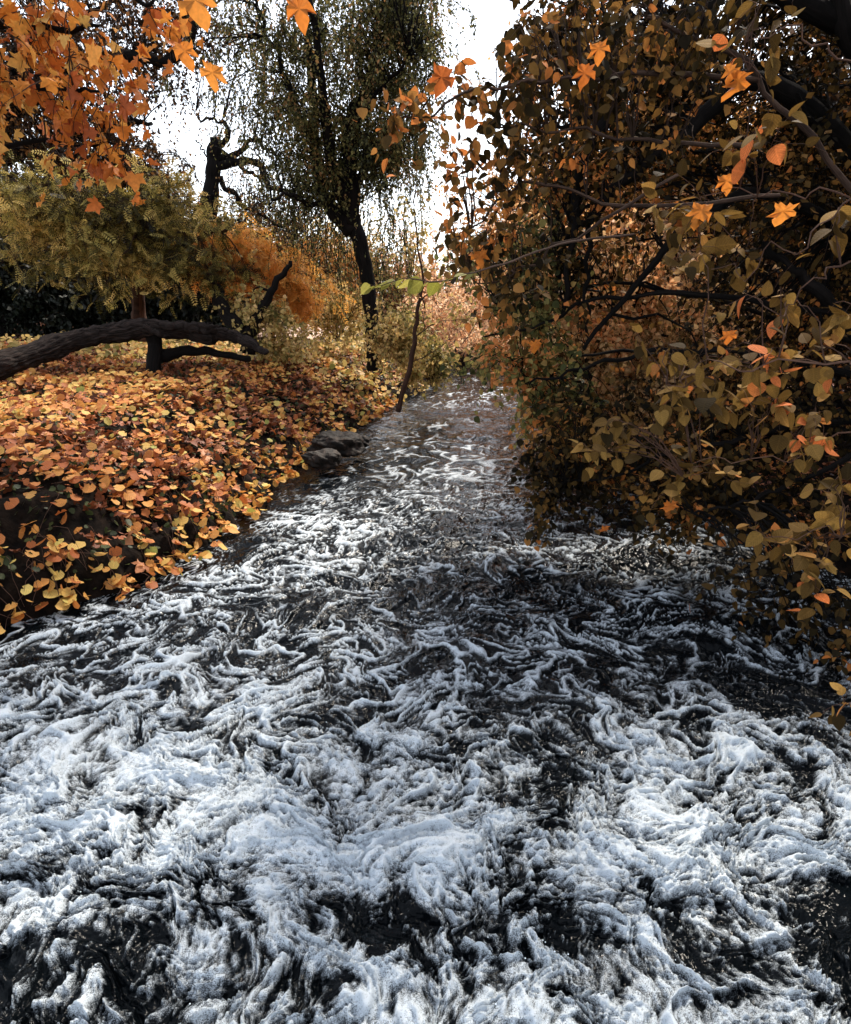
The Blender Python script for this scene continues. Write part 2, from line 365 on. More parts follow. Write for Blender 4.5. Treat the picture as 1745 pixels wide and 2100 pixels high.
def foliage(C, kind, size, tw=5, tl=0.5, per=6, droop=0.5, bias=(0, 0, 0), up=1.0, jit=0.6, rg=rng, K=5, tr=0.004, lr=None, rndf=None, tilt=(0, 0, 0), ldroop=.3):
    """leafy twigs round cluster centres -> leaf mesh, twig tubes"""
    n = len(C); C2 = np.repeat(C, tw, axis=0)
    D = unit(rdir(n * tw, rg) + np.array(bias))
    PL = twigs(C2, D, tl * (0.5 + rg.random(n * tw)), K, droop, 0.3, rg)
    a, d = anchors(PL, per, rg, 0.1, 0.9)
    if rndf is None:      # hue drifts from bough to bough as well as from leaf to leaf
        q = 1.1 if size < .2 else .4
        rnd = np.clip(rg.random(len(a)) * .9 + .05 + 0.75 * fbm(a[:, 0] * q + a[:, 2] * .7, a[:, 1] * q * .6 + a[:, 2] * q, 3, 7), 0, 1)
    else: rnd = rndf(a, rg)
    lv = leaves(a, d, kind, size, up, jit, rg=rg, rnd=rnd, tilt=tilt, droop=ldroop)
    tb = tubes(PL, np.broadcast_to(np.linspace(tr, tr * .4, K), (len(PL), K)), 3)
    return lv, tb

# ------------------------------------------------------------------ the river bed and banks
def interp(y, tab): a = np.array(tab, float); return np.interp(y, a[:, 0], a[:, 1])
XL = [(-10, -5.5), (2, -4.6), (4, -4.1), (5, -3.5), (5.8, -2.75), (6.4, -2.45), (8, -2.3), (10.6, -1.95), (13, -1.6), (15.5, -1.2), (18.5, -.55), (22, .45), (29, 1.8), (36, 5), (60, 30)]
XR = [(-10, 5.5), (2, 4.7), (5, 4.2), (8, 3.7), (10, 3.3), (15, 3.0), (20, 3.9), (29, 6.5), (36, 12), (60, 45)]
EH = [(0, 0.95), (5, 0.85), (7, 0.62), (9, 0.42), (11, 0.36), (18, 0.4), (30, .5)]
def ground(x, y):
    xl = interp(y, XL) + 0.14 * n2(y * 1.3, y * 0 + 4.2, 2) + .07 * n2(y * 4.3, y * 0 + 1.2, 4); xr = interp(y, XR) + 0.2 * n2(y * 0.8, y * 0 + 1.2, 3)
    dl = xl - x; dr = x - xr; eh = interp(y, EH)
    bump = 0.10 * fbm(x * 0.9, y * 0.9, 3, 7) + 0.035 * fbm(x * 3.1, y * 3.1, 3, 17)
    zl = -0.5 + (eh + 0.5) * (0.62 * sst(-0.08, 0.2, dl + .1 * n2(x * 3, y * 3, 12)) + .38 * sst(0.0, 0.9, dl + .25 * n2(x * 1.5, y * 1.5, 13))) + (1.12 - eh) * sst(0.1, 2.3, dl) + 0.25 * sst(2, 14, dl) + bump * sst(0.1, 0.6, dl) * 1.6
    zr = -0.5 + 0.85 * sst(-0.1, 0.3, dr) + 0.7 * sst(0.2, 4, dr) + bump * sst(0.1, 0.6, dr)
    return np.maximum(zl, zr)
def axis_pts(segs):
    out = []
    for a, b, n in segs: out.append(np.linspace(a, b, n, endpoint=False))
    return np.concatenate(out + [[segs[-1][1]]])
gx = axis_pts([(-220, -30, 20), (-30, -9, 50), (-9, 6, 300), (6, 14, 60), (14, 220, 30)])
gy = axis_pts([(-40, 0, 25), (0, 22, 330), (22, 45, 90), (45, 320, 40)])
GX, GY = np.meshgrid(gx, gy); GZ = ground(GX, GY)
def grid_faces(nr, nc):
    i = np.arange(nr - 1)[:, None] * nc + np.arange(nc - 1)[None, :]
    return np.stack([i, i + 1, i + nc + 1, i + nc], -1).reshape(-1, 4)
m, t = newmat('soil'); L = t.links.new
geo = N(t, 'ShaderNodeNewGeometry'); nz = N(t, 'ShaderNodeTexNoise'); nz.inputs['Scale'].default_value = 9; nz.inputs['Detail'].default_value = 8
L(geo.outputs['Position'], nz.inputs['Vector']); r = ramp(t, [(0.35, (0.003, 0.002, 0.0015)), (0.7, (0.014, 0.008, 0.005))]); L(nz.outputs['Fac'], r.inputs[0])
bm = N(t, 'ShaderNodeBump'); bm.inputs['Distance'].default_value = 0.05; L(nz.outputs['Fac'], bm.inputs['Height'])
b = N(t, 'ShaderNodeBsdfPrincipled'); b.inputs['Roughness'].default_value = 0.95; b.inputs['Specular IOR Level'].default_value = 0.1
L(r.outputs[0], b.inputs['Base Color']); L(bm.outputs[0], b.inputs['Normal']); o = N(t, 'ShaderNodeOutputMaterial'); L(b.outputs[0], o.inputs[0])
M['soil'] = m
g = mesh_obj('ground', np.stack([GX, GY, GZ], -1).reshape(-1, 3), [grid_faces(len(gy), len(gx))], M['soil'], smooth=True)
tag(g, 'dark soil of the two river banks', None, None, 'structure')

# ------------------------------------------------------------------ water
th = np.radians(np.linspace(20, 86.6, 980)); wy = np.concatenate([np.linspace(-8, CAMH * math.tan(th[0]), 60, endpoint=False), CAMH * np.tan(th)])
NC = 880; hw = np.clip(2.0 + 0.60 * np.abs(wy), 2.9, 9.0); hw = np.where(wy > 20, 6 + (wy - 20) * .8, np.minimum(hw, 6.0))
cx = np.where(wy > 18, (interp(wy, XL) + interp(wy, XR)) / 2, 0.0); cx = np.where(wy > 18, cx, interp(wy, [(0, 0), (8, 0), (18, 1.5)]))
U = np.linspace(-1, 1, NC)
WX = cx[:, None] + hw[:, None] * U[None, :]; WY = np.broadcast_to(wy[:, None], WX.shape).copy()
# turbulence: positions carried backwards through a swirling flow
def swirl(x, y, s, a, steps, seed, sy=1.0):
    for k in range(steps):
        e = 0.02
        nx = (n2(x * s, (y + e) * s * sy, seed + k) - n2(x * s, (y - e) * s * sy, seed + k)) / (2 * e)
        ny = -(n2((x + e) * s, y * s * sy, seed + k) - n2((x - e) * s, y * s * sy, seed + k)) / (2 * e)
        x = x + a * nx / (s * s); y = y + a * ny / (s * s)
    return x, y
mx_, my_ = swirl(WX, WY, 1.3, 0.10, 2, 20)
mx_, my_ = swirl(mx_, my_, 4.2, 0.09, 2, 30)
sx, sy_ = swirl(mx_, my_, 9.5, 0.09, 2, 40)
def ridge(x, y, o, seed, w=0.5):
    s = 0; a = 1; tt = 0; f = 1
    for i in range(o):
        s = s + a * (1 - np.abs(n2(x * f, y * f, seed + i)) / w).clip(0, 1) ** 2; tt += a; a *= 0.55; f *= 2.1
    return s / tt
near = 1 - sst(2.4, 4.6, WY); midz = sst(2.4, 4.2, WY) * (1 - sst(6.0, 10.0, WY)); farz = sst(7.0, 12.0, WY)
def spot(xd, yd, rx, ry, tilt=0.0):
    """soft patch of the surface centred where the frame shows (xd, yd) on the water"""
    b = (1050 - yd) / FD; dy = math.cos(_p) + b * math.sin(_p); dz = -math.sin(_p) + b * math.cos(_p); tt = -CAMH / dz
    X0 = (xd - 872.5) / FD * tt; Y0 = dy * tt; c, s = math.cos(tilt), math.sin(tilt)
    u = (WX - X0) * c + (WY - Y0) * s; v = -(WX - X0) * s + (WY - Y0) * c
    return np.exp(-(u / rx) ** 2 - (v / ry) ** 2)
dens = 0.50 + 0.16 * near - 0.12 * farz
dens += 0.22 * spot(380, 1450, 1.3, 0.7) + 0.28 * spot(520, 1180, 1.5, 0.42, 0.75) + 0.16 * spot(620, 1080, .9, .6) + 0.22 * spot(900, 950, 1.4, 2.6) + .15 * spot(980, 820, 1.5, 4)  # farthest spots also whiten the water for reflected sky
dens += 0.22 * spot(250, 1650, 1.0, 0.6) + 0.18 * spot(850, 1750, 0.9, 0.35) + 0.14 * spot(1400, 1720, 0.6, 0.3) + 0.20 * spot(1500, 1530, .6, .3)
dens -= 0.34 * spot(1140, 1650, 0.17, 0.6, -0.25) + 0.30 * spot(1060, 1840, .16, .35) + 0.26 * spot(380, 1960, .4, .2) + .26 * spot(800, 1920, .22, .18)
dens -= 0.40 * spot(20, 2080, .5, .45) + .34 * spot(1740, 1990, .55, .4) + .18 * spot(1190, 1960, .3, .25) + .12 * spot(1560, 1400, .3, .5) + .22 * spot(1720, 1480, .5, .5)  # foam thinned in the corners to paint the shade of overhanging trees
dens -= 0.22 * spot(480, 1040, .55, 1.6, .3) + 0.25 * spot(640, 930, .5, 2.0) + .16 * spot(900, 1120, .5, .9) + .1 * spot(1560, 1080, 1.0, 1.2)
dens += 0.10 * fbm(WX * 0.9, WY * 0.9, 2, 3)
def line(x, y, w, seed): return np.exp(-(n2(x, y, seed) / w) ** 2)
def mod(f, seed, lo=-0.25, hi=0.45): return sst(lo, hi, n2(mx_ * f, my_ * f, seed))
bot = 1 - sst(2.1, 3.2, WY)
l1 = line(sx * 2.2, sy_ * 2.4, 0.075, 60) * (.35 + .65 * mod(1.5, 61)); l2 = line(sx * 4.6 + 9, sy_ * 5.0, 0.085, 70) * (.15 + .85 * mod(2.2, 71))
l3 = line(sx * 9.4 + 4, sy_ * 10.2, 0.11, 75) * mod(3.1, 76, -.3, .4); l4 = line(mx_ * 19, my_ * 21, .15, 79) * mod(5.0, 73, -.2, .5)
lace = np.maximum(np.maximum(l1, l2 * .95), np.maximum(l3 * .8, l4 * .55)); lace2 = l2; lace3 = l3
lfar = np.maximum(line(mx_ * 2.3 + 3, my_ * 1.2, .12, 77), line(mx_ * 4.6, my_ * 2.0, .16, 78) * mod(.8, 72))
ux, uy = swirl(WX, WY, 9.0, 0.08, 2, 47)
cl = 0.66 * fbm(mx_ * 2.9, my_ * 2.7, 3, 80, 0.65) + 0.60 * fbm(ux * 13, uy * (10 - 4 * bot), 4, 86, 0.8)
fine = fbm(WX * 30, WY * (22 - 10 * bot), 3, 90, 0.8)
dd = dens - 0.5; dd = np.where(dd > 0, dd * 0.55, dd)
mist = np.clip(0.41 + 1.7 * dd + 1.45 * cl + 0.5 * fine, 0, 1)          # bubbly froth
foam_n = np.clip(mist * 0.82 + lace * 0.42 * (0.3 + mist), 0, 1)
foam_m = np.clip(lace * (0.80 + 2.2 * dd) + 0.62 * np.clip(0.0 + 1.9 * dd + 1.5 * cl, 0, 1) + 0.10 * fine * lace, 0, 1)
foam_glint_f = np.clip(lfar * (0.50 + 1.8 * dd) + 0.5 * np.clip(1.2 * dd + 0.9 * fbm(WX * 2, WY * .8, 3, 79), 0, 1), 0, 1)  # far foam, strengthened to stand in for white sky reflections
foam = foam_n * near + foam_m * (1 - near) * (1 - farz) + foam_glint_f * farz * (1 - near)
# height field
big = fbm(WX * 0.9, WY * 0.9, 3, 110); med = fbm(mx_ * 2.6, my_ * 2.6, 3, 120); sm = fbm(mx_ * 8, my_ * 6.5, 4, 130, .55)
amp = 0.04 + 0.10 * near + 0.04 * midz
edge = np.clip(np.minimum(WX - interp(WY, XL), interp(WY, XR) - WX) / 0.5, 0.15, 1)
H = (big * 1.0 + med * 0.62 + sm * 0.18) * amp + lace * (0.028 * near + 0.018 * midz) + foam * (0.02 + 0.02 * near) + 0.028 * cl * (near + .4 * midz) + 0.004 * fine * near * foam
H = H * edge + 0.10 * near * edge
cho = 0.10 * near + 0.05 * midz
DX = cho * (n2(WX * 2.2, WY * 2.2, 140) + .35 * n2(WX * 7, WY * 7, 141)); DY = cho * (n2(WX * 2.2, WY * 2.2, 150) + .35 * n2(WX * 7, WY * 7, 151)) - 0.25 * H * near
m, t = newmat('river_water'); L = t.links.new
geo = N(t, 'ShaderNodeNewGeometry'); at = N(t, 'ShaderNodeAttribute', attribute_name='foam'); an = N(t, 'ShaderNodeAttribute', attribute_name='near')
mp = N(t, 'ShaderNodeMapping'); mp.inputs['Scale'].default_value = (1, 0.8, 1); L(geo.outputs['Position'], mp.inputs[0])
nb = N(t, 'ShaderNodeTexNoise'); nb.inputs['Scale'].default_value = 55; nb.inputs['Detail'].default_value = 6; nb.inputs['Roughness'].default_value = 0.7; nb.inputs['Distortion'].default_value = 0.8; L(mp.outputs[0], nb.inputs['Vector'])
nf = N(t, 'ShaderNodeTexNoise'); nf.inputs['Scale'].default_value = 240; nf.inputs['Detail'].default_value = 3; L(geo.outputs['Position'], nf.inputs['Vector'])
a1 = mth(t, 'MULTIPLY_ADD', mth(t, 'SUBTRACT', nb.outputs['Fac'], 0.5), 1.5, 1.0)
a1 = mth(t, 'MULTIPLY_ADD', mth(t, 'SUBTRACT', nf.outputs['Fac'], 0.5), 2.4, a1)
a2 = mth(t, 'MULTIPLY', a1, at.outputs['Fac'])
mr = N(t, 'ShaderNodeMapRange', interpolation_type='SMOOTHSTEP'); mr.inputs[1].default_value = 0.20; mr.inputs[2].default_value = 0.85; L(a2, mr.inputs[0])
fac = mth(t, 'MULTIPLY', mr.outputs[0], 0.97)
rip = N(t, 'ShaderNodeTexNoise'); rip.inputs['Scale'].default_value = 5; rip.inputs['Detail'].default_value = 6; rip.inputs['Roughness'].default_value = 0.62; rip.inputs['Distortion'].default_value = 0.35; L(mp.outputs[0], rip.inputs['Vector'])
b1 = N(t, 'ShaderNodeBump'); b1.inputs['Strength'].default_value = 1; b1.inputs['Distance'].default_value = 0.02; L(rip.outputs['Fac'], b1.inputs['Height'])
mp2 = N(t, 'ShaderNodeMapping'); mp2.inputs['Scale'].default_value = (3.2, 2.0, 1); L(geo.outputs['Position'], mp2.inputs[0])
rp2 = N(t, 'ShaderNodeTexNoise'); rp2.inputs['Scale'].default_value = 1; rp2.inputs['Detail'].default_value = 3; rp2.inputs['Distortion'].default_value = .6; L(mp2.outputs[0], rp2.inputs['Vector'])
b0 = N(t, 'ShaderNodeBump'); b0.inputs['Strength'].default_value = 1; b0.inputs['Distance'].default_value = 0.10; L(rp2.outputs['Fac'], b0.inputs['Height']); L(b0.outputs[0], b1.inputs['Normal'])
wb = N(t, 'ShaderNodeBsdfPrincipled'); wb.inputs['Base Color'].default_value = (0.002, 0.003, 0.004, 1); wb.inputs['Roughness'].default_value = 0.04; wb.inputs['IOR'].default_value = 1.33; wb.inputs['Specular IOR Level'].default_value = 0.14
L(b1.outputs[0], wb.inputs['Normal'])
b2 = N(t, 'ShaderNodeBump'); b2.inputs['Strength'].default_value = 0.5; b2.inputs['Distance'].default_value = 0.008; L(a2, b2.inputs['Height'])
fb = N(t, 'ShaderNodeBsdfPrincipled'); fb.inputs['Base Color'].default_value = (0.60, 0.67, 0.73, 1); fb.inputs['Roughness'].default_value = 0.5; fb.inputs['Specular IOR Level'].default_value = 0.4
L(b2.outputs[0], fb.inputs['Normal'])
ms = N(t, 'ShaderNodeMixShader'); L(fac, ms.inputs[0]); L(wb.outputs[0], ms.inputs[1]); L(fb.outputs[0], ms.inputs[2])
o = N(t, 'ShaderNodeOutputMaterial'); L(ms.outputs[0], o.inputs[0])
M['water'] = m
w = mesh_obj('river_water', np.stack([WX + DX, WY + DY, H], -1).reshape(-1, 3), [grid_faces(len(wy), NC)], M['water'], smooth=True, pattr={'foam': foam})
tag(w, 'fast dark river water streaked with white foam', None, None, 'structure')
# flying drops and foam flecks above the roughest water
n = 5200; dxs = rng.normal(0, 1, n) * 1.3; dys = 1.4 + rng.random(n) ** 1.2 * 4.2
ri = np.searchsorted(wy, dys).clip(0, len(wy) - 1); ci = ((dxs - cx[ri]) / hw[ri] * .5 + .5) * (NC - 1); ci = ci.astype(int).clip(0, NC - 1)
ok = (foam[ri, ci] > 0.55)
ri, ci = ri[ok], ci[ok]; C = np.stack([(WX + DX)[ri, ci], (WY + DY)[ri, ci], H[ri, ci] + 0.004 + rng.exponential(0.018, ok.sum())], -1)
oc = np.array([(1, 0, 0), (-1, 0, 0), (0, 1, 0), (0, -1, 0), (0, 0, 1), (0, 0, -1)], float); of = np.array([(0, 2, 4), (2, 1, 4), (1, 3, 4), (3, 0, 4), (2, 0, 5), (1, 2, 5), (3, 1, 5), (0, 3, 5)])
s = (0.0012 + rng.random((len(C), 1, 1)) ** 3 * 0.0035)
V = (C[:, None] + s * oc[None]).reshape(-1, 3); F = ((np.arange(len(C)) * 6)[:, None, None] + of[None]).reshape(-1, 3)
m, t = newmat('spray'); b = N(t, 'ShaderNodeBsdfPrincipled'); b.inputs['Base Color'].default_value = (0.75, 0.83, 0.9, 1); b.inputs['Roughness'].default_value = 0.15
o = N(t, 'ShaderNodeOutputMaterial'); t.links.new(b.outputs[0], o.inputs[0])
tag(mesh_obj('water_spray', V, [F], m, smooth=True), 'fine white drops thrown up over the rough water', 'spray', None, 'stuff')

# ------------------------------------------------------------------ left bank cover
def scatter(n, x0, x1, y0, y1, rg, p=1.0):
    x = x0 + (x1 - x0) * rg.random(n); y = y0 + (y1 - y0) * rg.random(n) ** p; return x, y
def on_ground(x, y, h): return np.stack([x, y, ground(x, y) + h], -1)
rg = np.random.default_rng(3)
# dry fallen leaves lying under the vines
x, y = scatter(34000, -12, 1.5, 3.0, 20, rg, 1.15); dl = interp(y, XL) - x; ok = (dl > 0.05) & (rg.random(len(x)) < .15 + sst(0.1, .8, dl)) & (rg.random(len(x)) < .75 + 1.5 * fbm(x * .8 + 9, y * .8, 2, 33)); x, y = x[ok], y[ok]
C = on_ground(x, y, 0.01 + 0.13 * rg.random(len(x)))
tag(mesh_obj('fallen_leaves', *leaves(C, rdir(len(C), rg) * [1, 1, .2], 'palm', 0.10, 1, 0.55, rg=rg, droop=0)[:2], M['litter'], rnd=leaves(C[:1], np.ones((1, 3)), 'palm', 1)[2][:1].repeat(0) if False else np.repeat(rg.random(len(C)), len(TP['palm'][1][0]))),
    'rusty dry fallen leaves lying between the vines on the left bank', 'fallen leaves', None, 'stuff')
# vine leaves standing over them, thick on the crown of the bank, thinner toward the water
x, y = scatter(46000, -11, 1.6, 3.2, 21, rg, 1.2); dl = interp(y, XL) - x
cov = fbm(x * 1.1, y * 1.1, 3, 40) ; keep = (dl > 0.02) & (rg.random(len(x)) < np.clip((0.50 + 2.0 * cov + 0.12 * sst(1, 4, dl)) * (0.14 + 0.86 * sst(0.15, 1.1, dl)) , 0.03, 1)) & ~((y > 12.6) & (x < -3.6 + 0.0 * y) & (cov < 0.15))
x, y = x[keep], y[keep]; hgt = 0.06 + 0.15 * rg.random(len(x)) ** 0.8 + 0.10 * np.clip(fbm(x * 2, y * 2, 2, 77), 0, 1)
C = on_ground(x, y, hgt); D = np.stack([rg.normal(size=len(x)), rg.normal(size=len(x)), 0 * x - 0.1], -1)
rn = np.clip(0.62 + 0.22 * (1 - sst(6, 9.5, y)) + 0.25 * rg.normal(size=len(x)) + 0.35 * fbm(x * .35, y * .35, 2, 9) - 0.30 * sst(9, 15, y) * sst(-4, -1, x), 0, 1)
lv = leaves(C, D, 'round', 0.072, 1, 0.42, 0.6, rg=rg, rnd=rn, droop=0.05, tilt=(0, -.45, 0))
tag(mesh_obj('vine_leaves', lv[0], lv[1], M['carpet'], rnd=lv[2], uv=lv[3]), 'golden round vine leaves carpeting the left bank', 'ground cover', None, 'stuff')
# green undergrowth and stems showing in the gaps
x, y = scatter(16000, -8, 1.4, 3.2, 19, rg, 1.2); dl = interp(y, XL) - x; ok = (dl > 0.0); x, y = x[ok], y[ok]
C = on_ground(x, y, 0.02 + 0.1 * rg.random(len(x)))
lv = leaves(C, rdir(len(C), rg), 'round_lo', 0.055, 1, 0.6, rg=rg)
tag(mesh_obj('ivy_leaves', lv[0], lv[1], M['green_under'], rnd=lv[2], uv=lv[3]), 'small dark green ivy under the golden vine leaves', 'ivy', None, 'stuff')
# trailing vines hanging over the edge of the bank
ny = 420; y = 3.4 + 15 * rg.random(ny) ** 1.3; x = interp(y, XL) - 0.03 - 0.75 * rg.random(ny)
C = on_ground(x, y, 0.08); D = np.stack([1.0 + 0 * x, -0.7 + 0.5 * rg.normal(size=ny), 0.15 + 0 * x], -1)
PL = twigs(C, D, 0.25 + 0.55 * rg.random(ny) * interp(y, [(3, 1.3), (8, .8), (18, .5)]), 7, 2.4, 0.4, rg)
PL[:, :, 2] = np.maximum(PL[:, :, 2], 0.12)
a, d = anchors(PL, 4, rg, 0.1, 1.0); a[:, 0] += 0.04
lv = leaves(a, d + [0.5, -0.5, 0], 'round', 0.085, 0.9, 0.4, 0.45, rg=rg, rnd=np.clip(0.6 + 0.25 * rg.normal(size=len(a)), 0, 1))
V, F, uv = tubes(PL, np.full(PL.shape[:2], 0.0028), 3)
tv = Thing('trailing_vine', (-3, 5, 0.8), 'trailing vine stems and golden leaves hanging down the dark bank face', 'vines')
tv.e['kind'] = 'stuff'
n_ = 260; yy = 3.6 + 12 * rg.random(n_) ** 1.2; xx = interp(yy, XL) - 0.1 - 5 * rg.random(n_) ** 1.6
P2 = twigs(on_ground(xx, yy, .1), rdir(n_, rg) * [1, 1, .5] + [0.4, -.3, .35], .25 + .7 * rg.random(n_), 7, 1.2, .35, rg)
V2, F2, uv2 = tubes(P2, np.full(P2.shape[:2], 0.0022), 3); tv.part('runners', V2, F2, M['twig_pale'], uv=uv2)
tv.part('stems', V, F, M['twig_pale'], uv=uv); tv.leaves('hanging_leaves', lv, M['carpet'])
# brown litter on the open ground behind the log
x, y = scatter(42000, -34, 4, 12.5, 44, rg, 1.5); ok = (interp(y, XL) - x > 0.3) & ~((y < 15) & (x > -2.2)); x, y = x[ok], y[ok]
C = on_ground(x, y, 0.02 + 0.03 * rg.random(len(x)))
lv = leaves(C, rdir(len(C), rg) * [1, 1, .2], 'quad', 0.15, 1, 0.35, rg=rg, droop=0, rnd=np.clip(rg.random(len(x)) * .8 + .5 * fbm(x * .3, y * .3, 2, 5), 0, 1))
tag(mesh_obj('leaf_litter', lv[0], lv[1], M['litter_dark'], rnd=lv[2], uv=lv[3]), 'dark brown leaf litter on the open ground behind the log', 'leaf litter', None, 'stuff')
x, y = scatter(15000, -12, 9, 16, 40, rg, 1.3); ok = (interp(y, XL) - x > 0.0) & ~((np.abs(x - np.interp(y, [22, 27, 30, 38], [-4.6, -6.0, -5.3, -6.4])) < 1.9) & (y > 23)); x, y = x[ok], y[ok]
C = on_ground(x, y, 0.05 + 0.25 * rg.random(len(x)))
lv = leaves(C, rdir(len(C), rg), 'round_lo', 0.11, 1, 0.5, rg=rg)
tag(mesh_obj('yellow_undergrowth', lv[0], lv[1], M['yellow'], rnd=lv[2], uv=lv[3]), 'yellow leafy undergrowth round the path beyond the log', 'undergrowth', None, 'stuff')
# pale path in the clearing
pa = [P(560, 690, 27), P(625, 682, 30), P(640, 672, 38)]; pl = smooth_line(pa, 30)
pw = np.linspace(1.4, 2.6, 30); pv = []; 
for q, hwid in zip(pl, pw):
    for s_ in np.linspace(-1, 1, 9):
        xx = q[0] + s_ * hwid; pv.append((xx, q[1], float(ground(np.array([xx]), np.array([q[1]]))[0]) + 0.05))
m, t = newmat('path_dust'); geo = N(t, 'ShaderNodeNewGeometry'); nz = N(t, 'ShaderNodeTexNoise'); nz.inputs['Scale'].default_value = 6; nz.inputs['Detail'].default_value = 8; t.links.new(geo.outputs['Position'], nz.inputs['Vector'])
r = ramp(t, [(0.35, (0.45, 0.28, 0.2)), (0.7, (0.8, 0.6, 0.5))]); t.links.new(nz.outputs['Fac'], r.inputs[0]); b = N(t, 'ShaderNodeBsdfPrincipled'); b.inputs['Roughness'].default_value = 1; t.links.new(r.outputs[0], b.inputs['Base Color'])
o = N(t, 'ShaderNodeOutputMaterial'); t.links.new(b.outputs[0], o.inputs[0])
tag(mesh_obj('path', np.array(pv), [grid_faces(30, 9)], m, smooth=True), 'pale dusty path through the clearing', None, None, 'structure')

# ------------------------------------------------------------------ rocks
m, t = newmat('river_rock'); L = t.links.new
geo = N(t, 'ShaderNodeNewGeometry'); nz = N(t, 'ShaderNodeTexNoise'); nz.inputs['Scale'].default_value = 11; nz.inputs['Detail'].default_value = 9; L(geo.outputs['Position'], nz.inputs['Vector'])
r = ramp(t, [(0.35, (0.004, 0.003, 0.002)), (0.55, (0.016, 0.010, 0.007)), (0.78, (0.06, 0.036, 0.024))]); L(nz.outputs['Fac'], r.inputs[0])
bm = N(t, 'ShaderNodeBump'); bm.inputs['Distance'].default_value = 0.04; L(nz.outputs['Fac'], bm.inputs['Height'])
b = N(t, 'ShaderNodeBsdfPrincipled'); b.inputs['Roughness'].default_value = 0.7; b.inputs['Specular IOR Level'].default_value = 0.25; L(r.outputs[0], b.inputs['Base Color']); L(bm.outputs[0], b.inputs['Normal'])
o = N(t, 'ShaderNodeOutputMaterial'); L(b.outputs[0], o.inputs[0]); M['rock'] = m
def rock(xd, yd, dist, r3, seed, label, rot=0.0):
    nu, nv = 72, 44; u = np.linspace(0, 2 * np.pi, nu, endpoint=False); v = np.linspace(0.02, np.pi - 0.02, nv)
    Uu, Vv = np.meshgrid(u, v); d = np.stack([np.cos(Uu) * np.sin(Vv), np.sin(Uu) * np.sin(Vv), np.cos(Vv)], -1)
    d = np.sign(d) * np.abs(d) ** 0.7
    k = 1 + 0.3 * n2(d[..., 0] * 1.5 + d[..., 2], d[..., 1] * 1.5 - d[..., 2], seed) + 0.1 * n2(d[..., 0] * 4 + d[..., 2] * 3, d[..., 1] * 4, seed + 4) + .09 * np.abs(n2(d[..., 0] * 5 - d[..., 2] * 5, d[..., 1] * 6 + d[..., 2] * 3, seed + 6)) - .06
    V = (d * k[..., None] * np.array(r3)).reshape(-1, 3); c, s = math.cos(rot), math.sin(rot)
    V = np.stack([V[:, 0] * c - V[:, 1] * s, V[:, 0] * s + V[:, 1] * c, V[:, 2]], -1)
    i = np.arange(nv - 1)[:, None] * nu + np.arange(nu)[None]; j = np.arange(nv - 1)[:, None] * nu + (np.arange(nu)[None] + 1) % nu
    F = np.stack([i, j, j + nu, i + nu], -1).reshape(-1, 4)
    o = mesh_obj('rock', V, [F[:, ::-1], np.arange(nu)[None], (np.arange(nu)[::-1] + (nv - 1) * nu)[None]], M['rock'], smooth=True)
    p = P(xd, yd, dist); o.location = p; tag(o, label, 'rock', 'rocks at the edge of the left bank')
rock(690, 912, 11.2, (0.42, 0.32, 0.19), 1, 'large brown flat-topped rock at the water edge of the left bank', 0.2)
rock(662, 942, 10.2, (0.27, 0.22, 0.13), 2, 'smaller grey rock just in front of the large brown rock', 0.5)
rock(738, 905, 11.6, (0.16, 0.2, 0.10), 3, 'dark wet rock on the river side of the large brown rock', 0.1)

# ------------------------------------------------------------------ fallen log
lg = Thing('fallen_log', P(60, 760, 12.0), 'huge dark fallen tree trunk arching over the leaf covered left bank', 'fallen log')
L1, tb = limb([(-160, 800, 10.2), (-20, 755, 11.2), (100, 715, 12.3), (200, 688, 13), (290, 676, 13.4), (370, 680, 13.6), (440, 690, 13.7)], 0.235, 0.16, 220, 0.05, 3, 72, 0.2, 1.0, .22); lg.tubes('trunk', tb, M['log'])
_, tb = limb([(430, 683, 13.7), (480, 690, 13.8), (520, 708, 13.6), (548, 726, 13.4)], 0.16, 0.05, 60, 0.05, 5, 40, .2, 1.0, .2); lg.tubes('limb', tb, M['log'])
_, tb = limb([(312, 680, 13.5), (318, 705, 13.5), (316, 735, 13.4), (316, 775, 13.3)], 0.15, 0.14, 16, 0.02, 6, 12); lg.tubes('stump_limb', tb, M['bark'])
_, tb = limb([(320, 735, 13.5), (370, 722, 13.7), (430, 720, 13.8), (510, 738, 13.7)], 0.13, 0.06, 24, 0.04, 8, 12); lg.tubes('limb', tb, M['bark'])
for k, (a_, b_) in enumerate([((330, 668), (440, 662)), ((380, 672), (470, 676)), ((300, 672), (350, 690)), ((400, 668), (455, 668))]):
    _, tb = limb([(*a_, 13.3), ((a_[0] + b_[0]) / 2, (a_[1] + b_[1]) / 2 + 3, 13.25), (*b_, 13.3)], 0.10, 0.012, 30, 0.06, 20 + k, 9, .5, 1.0, .3); lg.tubes('broken_splinter', tb, M['log'])
